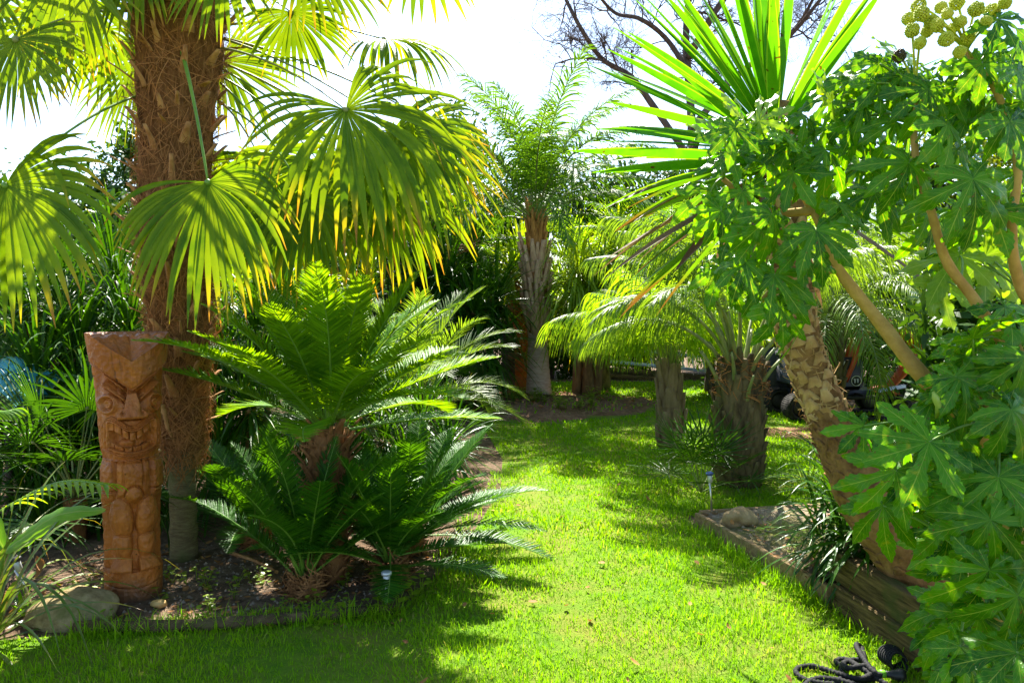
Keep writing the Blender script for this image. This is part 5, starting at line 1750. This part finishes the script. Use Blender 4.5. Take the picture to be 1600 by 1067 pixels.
# small strap clump in the bed at the yucca foot
cordyline('flax_lily', 'dark glossy strap-leaved clump spilling over the sleeper corner below the yucca', np.array([1.86, 3.98, .1]),
          [(np.array([1.82, 3.95, .34]), 1), (np.array([1.95, 3.9, .30]), 1), (np.array([1.76, 4.1, .28]), .8), (np.array([1.92, 4.12, .42]), 1), (np.array([2.05, 3.95, .40]), 1), (np.array([2.0, 3.8, .34]), 1), (np.array([1.86, 4.2, .5]), 1), (np.array([1.98, 4.15, .28]), 1), (np.array([1.88, 3.85, .4]), 1)],
          .40, .011, 56, 'strap', 1.1, e0=-50, stem=.012, cat='shrub', npt=7, spread=.015)

# ================================================================== SMALL GARDEN OBJECTS
def solar_light(label, base, h, lean=(0, 0), head='solarcell'):
    base = np.asarray(base, float)
    root = thing('solar_light', label, 'garden light', base, 'solar path lights')
    top = base + np.array([lean[0], lean[1], h])
    B = MB()
    tube(B, [base - [0, 0, .03], (base + top) / 2, top - [0, 0, .06]], .0075, 10)
    B.build('stake', M['steel'], root)
    ax = nrm(top - base)
    B = MB()
    tube(B, [top - ax * .075, top - ax * .07, top - ax * .02, top - ax * .015], [.010, .016, .018, .012], 14)
    B.build('lamp_tube', M['alu'], root)
    B = MB()
    tube(B, [top - ax * .018, top - ax * .012, top, top + ax * .004], [.018, .027, .027, .02], 18)
    B.build('solar_cap', M[head], root)
    return root


solar_light('upright silver solar light with a blue cap at the corner of the raised bed', G(1113, 822), .40, (-.03, -.02))
solar_light('thin silver solar light in front of the sago pups by the lawn edge', G(603, 958), .22, (0.005, 0), 'alu')
solar_light('silver solar light leaning among the bronze flax leaves', G(58, 965), .33, (-.07, -.05), 'blackplastic')

for nm, lab, px, py, d, s, mt, sd in (('boulder', 'large pale rounded boulder under the bronze flax', 112, 972, 3.72, (.235, .17, .125), 'stone', 4),
                                      ('pebble', 'smooth ochre pebble lying in front of the tiki', 248, 957, 3.86, (.045, .032, .026), 'pebble', 9),
                                      ('rock', 'angular brown rock in the far corner of the raised bed', 1152, 815, 5.05, (.135, .10, .085), 'stone2', 21)):
    B = MB()
    c = P(px, py, d)
    z = (.045 if nm != 'pebble' else .018) if nm != 'rock' else .13
    c = np.array([c[0], d, z])
    blob(B, (0, 0, 0), s, sd, rough=.16 if nm != 'rock' else .34, k=44)
    o = B.build(nm, M[mt], world=False, loc=tuple(c))
    tag(o, lab, nm if nm != 'pebble' else 'stone')

# edging log along the planted bed
B = MB()
sp = smooth_path([np.array([-2.15, 3.55, .025]), np.array([-1.6, 3.57, .03]), np.array([-1.1, 3.66, .028]), np.array([-.62, 3.79, .02])], 26)
tube(B, sp, .032 * (1 + .06 * np.sin(np.arange(26) * 1.3)), 12, wob=.06)
tag(B.build('edging_log', M['log']), 'long thin mossy log edging the planted bed in front of the tiki', 'log')
B = MB()
a, b = G(360, 868), G(428, 895)
tube(B, smooth_path([a + [0, 0, .02], (a + b) / 2 + [0, 0, .03], b + [0, 0, .02]], 10), np.linspace(.014, .007, 10), 7, wob=.15)
tag(B.build('fallen_stalk', M['boot']), 'dry brown palm stalk lying on the soil by the palm trunk', 'stick')

# teal sheet
B = MB()
nu = 24
x0, x1 = -4.15, -3.5
V = []
for i in range(nu):
    for j in range(nu):
        u, v = i / (nu - 1), j / (nu - 1)
        V.append((x0 + (x1 - x0) * u, 5.15 + .55 * v, 1.02 + .14 * v + .03 * math.sin(u * 9 + v * 4) + .03 * math.sin(v * 8) - .16 * (abs(u - .4) * 1.6) ** 3))
idx = np.arange(nu * nu).reshape(nu, nu)
B.add(V, np.stack([idx[:-1, :-1], idx[1:, :-1], idx[1:, 1:], idx[:-1, 1:]], -1).reshape(-1, 4))
V2 = np.array(V) - [0, 0, .006]
B.add(V2, np.stack([idx[:-1, :-1], idx[:-1, 1:], idx[1:, 1:], idx[1:, :-1]], -1).reshape(-1, 4))
rt = thing('covered_table', 'teal tarpaulin draped over a stand among the dark fan palms', 'tarpaulin', (-3.8, 5.42, 0))
B.build('tarpaulin', M['teal'], rt)
for sx in (-4.0, -3.6):
    for sy in (5.22, 5.62):
        B = MB()
        tube(B, [(sx, sy, 0), (sx, sy, .5), (sx, sy, 1.0)], .022, 8)
        B.build('leg', M['darkbark'], rt)

# arching pinnate leaf, banana leaf, tulip at the near left
rt = thing('parlour_palm', 'low palm sending one bright arching feather leaf past the tiki', 'palm', G(-60, 960))
pa = G(-60, 960)
for pxs, ln, mt_ in (([(-60, 960, 3.62), (-30, 830, 3.62), (40, 775, 3.55), (100, 752, 3.5), (168, 757, 3.45)], .17, 'feather_lime'),
                     ([(-60, 960, 3.6), (-90, 800, 3.6), (-140, 740, 3.6), (-220, 760, 3.6)], .17, 'feather'),
                     ([(-60, 960, 3.65), (-70, 760, 3.9), (-40, 660, 4.0), (20, 640, 4.1)], .18, 'feather')):
    c = smooth_path([P(*q) for q in pxs], 24)
    c[0] = pa
    B = MB()
    tube(B, c, np.linspace(.007, .002, 24), 6, 1)
    T, X, Y = frames(c)
    q = np.linspace(9, 22.6, 15)
    bs = np.stack([np.interp(q, np.arange(24), c[:, i]) for i in range(3)], -1)
    tt = nrm(np.stack([np.interp(q, np.arange(24), T[:, i]) for i in range(3)], -1))
    for sdn in (-1, 1):
        Yv = nrm(np.cross(UP, tt)) * sdn
        D = tt * .75 + Yv * .65 + UP * .15
        LL = ln * np.interp(np.linspace(0, 1, 15), [0, .4, 1], [.9, 1.1, .7])
        C, Tg = bend(D, LL, 7, 1.4, 1.2)
        S = nrm(tt[:, None, :] - Tg * np.sum(Tg * tt[:, None, :], -1, keepdims=True))
        wq = .0105 * np.array([.4, .9, 1, .95, .75, .45, .06])
        blades(B, C + bs[:, None, :], S, np.broadcast_to(wq[None], (15, 7)), rng.uniform(0, 1, 15), .25, 0, T=Tg)
    B.build('frond', [M[mt_], M['petiole']], rt)

ba = G(0, 950)
rt = thing('banana_plant', 'young banana plant with a torn leaf browning at its tip', 'banana plant', ba)
B = MB()
tube(B, smooth_path([ba, ba + [.01, 0, .2], P(10, 860, ba[1])], 10), np.linspace(.022, .012, 10), 9)
B.build('stem', M['petiole'], rt)
for k_, (pxs, wd) in enumerate((([(10, 860, 3.72), (45, 838, 3.70), (95, 806, 3.66), (165, 797, 3.6)], .052), ([(10, 860, 3.75), (-30, 800, 3.8), (-90, 780, 3.8), (-150, 800, 3.8)], .06))):
    c = smooth_path([P(*q) for q in pxs], 30)
    B = MB()
    k = np.linspace(0, 1, 30)
    wv = wd * np.clip(np.sin(np.pi * (k * .93 + .06)) ** .6, .05, 1) * (1 + .10 * np.sin(k * 41))
    T = nrm(np.gradient(c, axis=0))
    S = nrm(np.cross(T, np.array([0, -.75, .65])))
    blades(B, c[None], S[None], wv[None], [.5], .35, 0, T=T[None])
    f = B.build('leaf', M['banana'], rt)
    B = MB()
    tube(B, c + [0, -.003, -.004], np.linspace(.006, .002, 30), 6)
    B.build('midrib', M['petiole'], f)
B = MB()
for q in range(5):
    a = P(58 + q * 3, 868 + 2 * q, 3.66)
    C, T = bend(np.array([[.3 - .12 * q, -.3, -.7]]), .09, 6, -.5)
    blades(B, C + a[None, None], np.broadcast_to(nrm(np.array([.8, .3, .3 * q - .5])), (1, 6, 3)), np.array([[.004, .012, .016, .014, .01, .002]]), [q / 5], .3)
B.build('withered_leaf', M['dryleaf'], rt)

tb_ = G(40, 960)
rt = thing('tulip', 'single tulip in green bud beside the boulder', 'flower', tb_)
B = MB()
top = P(31, 905, tb_[1])
tube(B, smooth_path([tb_, (tb_ + top) / 2 + [.01, 0, 0], top], 8), .004, 6)
B.build('flower_stem', M['petiole'], rt)
B = MB()
tube(B, [top - [0, 0, .012], top, top + [0, 0, .018], top + [0, 0, .034], top + [0, 0, .042]], [.005, .014, .017, .012, .003], 10)
B.build('bud', M['fatsia_young'], rt)
B = MB()
straps(B, 5, .17, .020, 30, 75, .6, tb_, .008, npt=9)
B.build('leaf', M['fatsia'], rt)

# ================================================================== HOSE
hb = G(1330, 1050)
rt = thing('garden_hose', 'black ribbed expandable hose heaped on the grass against the sleeper wall', 'hose', hb)


def hose(name, px, r=.0115):
    pts = []
    for a, b, z in px:
        q = G(a, b, z)
        pts.append(q)
    sp = smooth_path(pts, 46 * len(px))
    n = len(sp)
    seg = np.concatenate([[0], np.cumsum(np.linalg.norm(np.diff(sp, axis=0), axis=1))])
    m = int(seg[-1] / .0045)
    sp = np.stack([np.interp(np.linspace(0, seg[-1], m), seg, sp[:, i]) for i in range(3)], -1)
    rr = r * (1 + .13 * np.sin(np.arange(m) * 1.55) + .05 * np.sin(np.arange(m) * .47))
    B = MB()
    tube(B, sp, rr, 12, wob=.05)
    return B.build(name, M['hosefabric'], rt)


hose('coil', [(1372, 1058, .03), (1340, 1064, .02), (1300, 1068, .015), (1260, 1062, .015), (1243, 1047, .015), (1268, 1040, .02), (1310, 1052, .025), (1345, 1060, .04), (1365, 1048, .05), (1352, 1040, .055), (1325, 1043, .045), (1318, 1036, .03), (1335, 1030, .03), (1350, 1030, .03), (1345, 1010, .03), (1338, 1008, .05), (1345, 1022, .06), (1362, 1046, .06), (1378, 1056, .05)])
hose('loop', [(1250, 1075, .012), (1275, 1060, .02), (1310, 1062, .03), (1345, 1072, .035), (1380, 1080, .02), (1420, 1085, .012)])
hose('loop', [(1308, 1080, .012), (1316, 1045, .015), (1306, 1033, .02), (1322, 1030, .03), (1350, 1046, .045), (1390, 1072, .03)])
B = MB()
a, d_ = G(1374, 1052, .05), nrm(np.array([.95, .1, -.12]))
tube(B, [a, a + d_ * .003, a + d_ * .022, a + d_ * .025], [.013, .017, .017, .013], 18)
B.build('connector_ring', M['limeplastic'], rt)
B = MB()
b = a + d_ * .024
tube(B, [b, b + d_ * .03, b + d_ * .034, b + d_ * .06, b + d_ * .064, b + d_ * .082, b + d_ * .086], [.014, .014, .02, .02, .027, .027, .022], 18, wob=.02)
B.build('connector', M['blackplastic'], rt)
B = MB()
cc = G(1405, 1042, .05) + np.array([.02, .06, 0])
for i in range(7):
    an = np.linspace(.1, 2 * np.pi - .3, 50)
    tube(B, cc + np.stack([(.036 + .003 * i) * np.cos(an), .012 * i + .02 * np.sin(an), .036 * np.sin(an)], -1) - np.array([0, .02, 0]), .005, 8)
B.build('coiled_end', M['hosefabric'], rt)

# ================================================================== THINGS AT THE BACK
# ladder on stacked poles
la, lb = P(930, 562, 16.6), P(1110, 580, 16.2)
la2 = la + np.array([0, .25, .30])
lb2 = lb + np.array([0, .25, .30])
rt = thing('ladder', 'aluminium ladder lying on its side along the back of the lawn', 'ladder', (la + lb) / 2 - [0, 0, .1])
for a, b in ((la, lb), (la2, lb2)):
    B = MB()
    beam(B, a, b, .05, .07)
    B.build('rail', M['alu'], rt)
for i in range(11):
    f = (i + .5) / 11
    B = MB()
    tube(B, [la + (lb - la) * f, la2 + (lb2 - la2) * f], .02, 8)
    B.build('rung', M['alu'], rt)
for q, (dz, dy, lab) in enumerate(((-.17, -.02, 'long dark timber lying under the ladder at the lawn end'), (-.29, -.25, 'lowest dark timber on the ground in front of the ladder'))):
    B = MB()
    beam(B, la + [-.3, dy, dz - .02], lb + [.3, dy, dz], .2, .13)
    tag(B.build('timber_beam', M['sleeper']), lab, 'timber')

# carved totem, wooden frame behind the central palm
tb = np.array([P(812, 610, 14.0)[0], 14.0, 0])
rt = thing('tiki_statue', 'distant brown carved totem half hidden by the central palm trunk', 'statue', tb)
hgt = 2.15
B = MB()
zz = np.linspace(0, hgt, 150)
th = np.linspace(0, 2 * np.pi, 40, endpoint=False)
rr = .17 + .05 * np.sin(zz * 1.1) + .028 * np.sin(zz * 16) + .018 * np.sin(zz * 33 + 1)
V = np.stack([np.cos(th)[None] * (rr[:, None] + .02 * np.sin(3 * th)[None] * np.sin(zz * 11)[:, None]), np.sin(th)[None] * rr[:, None], np.broadcast_to(zz[:, None], (150, 40))], -1)
idx = np.arange(150 * 40).reshape(150, 40)
nx = np.roll(idx, -1, 1)
B.add(V.reshape(-1, 3) + tb, np.stack([idx[:-1], nx[:-1], nx[1:], idx[1:]], -1).reshape(-1, 4))
B.build('carved_column', M['tiki'], rt)
B = MB()
blob(B, tb + [0, 0, hgt], (.2, .2, .08), 5, k=24)
B.build('top_knob', M['tiki'], rt)
pb = np.array([P(793, 610, 13.5)[0], 13.5, 0])
rt = thing('wooden_post', 'dark rustic post with a short cut branch arm left of the central palm', 'post', pb)
B = MB()
tube(B, smooth_path([pb, pb + [.02, 0, .7], pb + [-.01, 0, 1.35]], 16), np.linspace(.13, .11, 16), 10, wob=.14)
B.build('post', M['darkbark'], rt)
B = MB()
a = P(795, 556, 13.4)
b = P(822, 556, 13.3)
tube(B, [a, (a + b) / 2, b], [.06, .055, .05], 10, wob=.08)
tube(B, [b + [-.03, 0, .02], b + [-.01, 0, -.12], b + [.01, 0, -.28]], [.035, .03, .012], 8, wob=.1)
B.build('arm', M['brownbark'], rt)

# green mesh sheet on posts
rt = thing('mesh_screen', 'green mesh sheet hung between posts behind the pindo palm', 'screen', (P(1150, 600, 12.6)[0], 12.6, 0))
xs0, xs1 = P(1122, 600, 12.6)[0], P(1192, 600, 12.6)[0]
B = MB()
n_ = 30
V = []
for i in range(n_):
    for j in range(12):
        u, v = i / (n_ - 1), j / 11
        V.append((xs0 + (xs1 - xs0) * u, 12.6 + .05 * math.sin(u * 17) + .03 * math.sin(v * 6 + u * 5), .15 + 1.35 * v - .05 * math.sin(u * np.pi) * v))
idx = np.arange(n_ * 12).reshape(n_, 12)
Qf = np.stack([idx[:-1, :-1], idx[1:, :-1], idx[1:, 1:], idx[:-1, 1:]], -1).reshape(-1, 4)
B.add(V, Qf)
B.add(np.array(V) + [0, .01, 0], Qf[:, ::-1])
B.build('mesh_sheet', M['greentarp'], rt)
for x in (xs0, xs1):
    B = MB()
    tube(B, [(x, 12.55, 0), (x, 12.55, .8), (x, 12.55, 1.65)], .045, 8)
    B.build('post', M['darkbark'], rt)
# black compost bin
cb = np.array([P(1212, 610, 12.0)[0], 12.0, 0])
rt = thing('compost_bin', 'black tapered compost bin standing next to the digger', 'bin', cb)
B = MB()
tube(B, cb + np.array([[0, 0, 0], [0, 0, .02], [0, 0, .5], [0, 0, .95], [0, 0, 1.0]]), [.42, .44, .38, .33, .30], 24)
B.build('body', M['blackplastic'], rt)
B = MB()
tube(B, cb + np.array([[0, 0, 1.0], [0, 0, 1.04], [0, 0, 1.09], [0, 0, 1.10]]), [.35, .36, .25, .08], 24)
B.build('lid', M['blackplastic'], rt)
B = MB()
tube(B, cb + np.array([[-.1, 0, 1.10], [-.08, 0, 1.15], [.08, 0, 1.15], [.1, 0, 1.10]]), .015, 8)
B.build('handle', M['blackplastic'], rt)
# black plant pot by the palms
# ================================================================== DIGGER
D1 = 10.8
q = lambda x, y, dd=0.0: P(x, y, D1 + dd)
xb = P(1300, 650, D1)[0]
rt = thing('mini_digger', 'small tracked digger with an orange boom and dark body behind the palms', 'digger', (xb, D1, 0))
zg = lambda y: P(1300, y, D1)[2]
for dd in (-.42, .42):
    B = MB()
    x0, x1 = q(1212, 620)[0], q(1392, 620)[0]
    rw, cz = .17, .18
    an = np.concatenate([np.linspace(np.pi / 2, 3 * np.pi / 2, 14), np.linspace(-np.pi / 2, np.pi / 2, 14)])
    cx = np.where(np.arange(28) < 14, x0 + rw, x1 - rw)
    loop = np.stack([cx + rw * np.cos(an), np.full(28, D1 + dd), cz + rw * np.sin(an)], -1)
    ring = []
    for i in range(29):
        c = loop[i % 28]
        o = nrm(np.array([math.cos(an[i % 28]), 0, math.sin(an[i % 28])]))
        ring.append([c + [0, -.14, 0], c + [0, .14, 0], c + [0, .14, 0] - o * .04, c + [0, -.14, 0] - o * .04])
    V = np.array(ring).reshape(-1, 3)
    idx = np.arange(len(V)).reshape(29, 4)
    nx = np.roll(idx, -1, 1)
    B.add(V, np.stack([idx[:-1], nx[:-1], nx[1:], idx[1:]], -1).reshape(-1, 4))
    for i in range(44):
        f = i / 44 * 28
        j = int(f)
        c = loop[j] * (1 - f + j) + loop[(j + 1) % 28] * (f - j)
        o = nrm(c - np.array([np.clip(c[0], x0 + rw, x1 - rw), D1 + dd, cz]))
        box(B, c + o * .012, (.035, .28, .03), rot=axes_rot(np.cross([0, 1, 0], o), o))
    tk = B.build('track', M['rubber'], rt)
    for wx in (x0 + rw, x1 - rw):
        B = MB()
        s = -.145 if dd < 0 else .145
        tube(B, [(wx, D1 + dd - .12, cz), (wx, D1 + dd - .10, cz), (wx, D1 + dd + .10, cz), (wx, D1 + dd + .12, cz)], [.10, .125, .125, .10], 20)
        B.build('sprocket', M['blackplastic'], tk)
B = MB()
box(B, ((q(1300, 600)[0]), D1, .36), (1.1, .6, .12))
B.build('undercarriage', M['machine'], rt)
B = MB()
box(B, ((q(1278, 600)[0]), D1, .66), (.92, .95, .46), bev=.12)
box(B, ((q(1250, 600)[0]), D1, .92), (.45, .9, .12), bev=.15)
bd = B.build('body', M['machine'], rt)
B = MB()
for (ya, yb_) in ((.78, .84), (.69, .75)):
    box(B, (q(1290, 600)[0], D1 - .478, (ya + yb_) / 2), (.13, .008, yb_ - ya))
B.build('white_decal', M['white'], bd)
B = MB()
tube(B, [(q(1290, 600)[0], D1 - .474, .545), (q(1290, 600)[0], D1 - .482, .545)], .042, 6)
B.build('blue_decal', M['cyan'], bd)
B = MB()
box(B, (q(1270, 600)[0], D1 - .478, .93), (.09, .008, .05))
B.build('tail_light', M['orange'], bd)
# cab frame and seat
B = MB()
cx0, cx1, cy0, cy1, cz0, cz1 = q(1262, 0)[0], q(1345, 0)[0], D1 - .42, D1 + .42, .85, 2.15
for x in (cx0, cx1):
    for y in (cy0, cy1):
        beam(B, (x, y, cz0), (x, y, cz1), .06, .06)
box(B, ((cx0 + cx1) / 2, D1, cz1 + .03), (cx1 - cx0 + .14, .98, .07), bev=.3)
for y in (cy0, cy1):
    beam(B, (cx0 + .04, y, 1.38), (cx1 - .04, y, 1.38), .05, .05)
cf = B.build('cab_frame', M['machine'], rt)
B = MB()
box(B, ((cx0 + cx1) / 2, cy1 - .04, 1.75), (cx1 - cx0 - .1, .012, .6), bev=.2)
B.build('rear_glass', M['glass'], cf)
B = MB()
box(B, (cx0 + .3, D1, 1.0), (.42, .45, .14), bev=.3)
box(B, (cx0 + .12, D1, 1.3), (.12, .42, .55), bev=.3)
B.build('seat', M['blackplastic'], rt)


def arm_poly(px, wz, name, dy=.0, parent=rt, mat='orange', w2=None):
    B = MB()
    pts = smooth_path([q(a, b, dy) for a, b in px], 14)
    rr = np.interp(np.linspace(0, 1, 14), np.linspace(0, 1, len(wz)), wz)
    tube(B, pts, rr * 1.15, 4, flat=.75)
    return B.build(name, M[mat], parent)


bm = arm_poly([(1318, 600), (1330, 560), (1346, 520), (1368, 506), (1405, 520), (1446, 545)], [.09, .12, .13, .14, .11, .08], 'boom', -.25)
arm_poly([(1322, 596), (1336, 562), (1348, 530)], [.04, .045, .04], 'boom_cylinder', -.48, bm)
arm_poly([(1372, 497), (1400, 506), (1420, 516)], [.04, .045, .04], 'arm_cylinder', -.4, bm)
arm_poly([(1420, 515), (1440, 528)], [.018, .018], 'cylinder_rod', -.4, bm, 'chrome')
sk = arm_poly([(1448, 540), (1425, 562), (1402, 590), (1382, 612)], [.08, .11, .09, .07], 'dipper_arm', -.3)
B = MB()
a, b = q(1394, 580, -.425), q(1382, 596, -.425)
beam(B, a, b, .012, .07)
B.build('white_label', M['white'], sk)
B = MB()
bc = q(1378, 622, -.3)
an = np.linspace(-.4, 2.6, 14)
ring = []
for y in (-.2, .2):
    ring.append(np.stack([bc[0] + .17 * np.cos(an), np.full(14, bc[1] + y), bc[2] + .02 + .17 * np.sin(an) * .9], -1))
V = np.concatenate(ring)
Q = [[i, i + 1, 14 + i + 1, 14 + i] for i in range(13)]
B.add(V, Q)
for y in (0, 1):
    c = ring[y].mean(0)
    B.add(np.vstack([ring[y], c[None]]), None, [[i, i + 1, 14] for i in range(13)])
for i in range(4):
    box(B, ring[0][0] + [-.01, .05 + .1 * i, -.04], (.03, .05, .09))
B.build('bucket', M['orange'], rt)
# number disc on the track motor
B = MB()
dc = q(1338, 595, -.60)
tube(B, [dc, dc + [0, .02, 0]], .075, 24)
dd_ = B.build('number_disc', M['blackplastic'], rt)
B = MB()
an = np.linspace(0, 2 * np.pi, 40)
tube(B, dc + np.stack([.068 * np.cos(an), 0 * an - .002, .068 * np.sin(an)], -1), .005, 6, cap=False)
for sx in (-.02, .02):
    box(B, dc + [sx, -.003, 0], (.013, .006, .06))
    box(B, dc + [sx - .009, -.003, .022], (.012, .006, .013))
B.build('number', M['white'], dd_)
# dozer blade
B = MB()
bx = q(1365, 600)[0]
box(B, (bx, D1 - .5, .46), (.40, .05, .05), rot=axes_rot((1, 0, .18)))
B.build('hand_rail', M['alu'], rt)
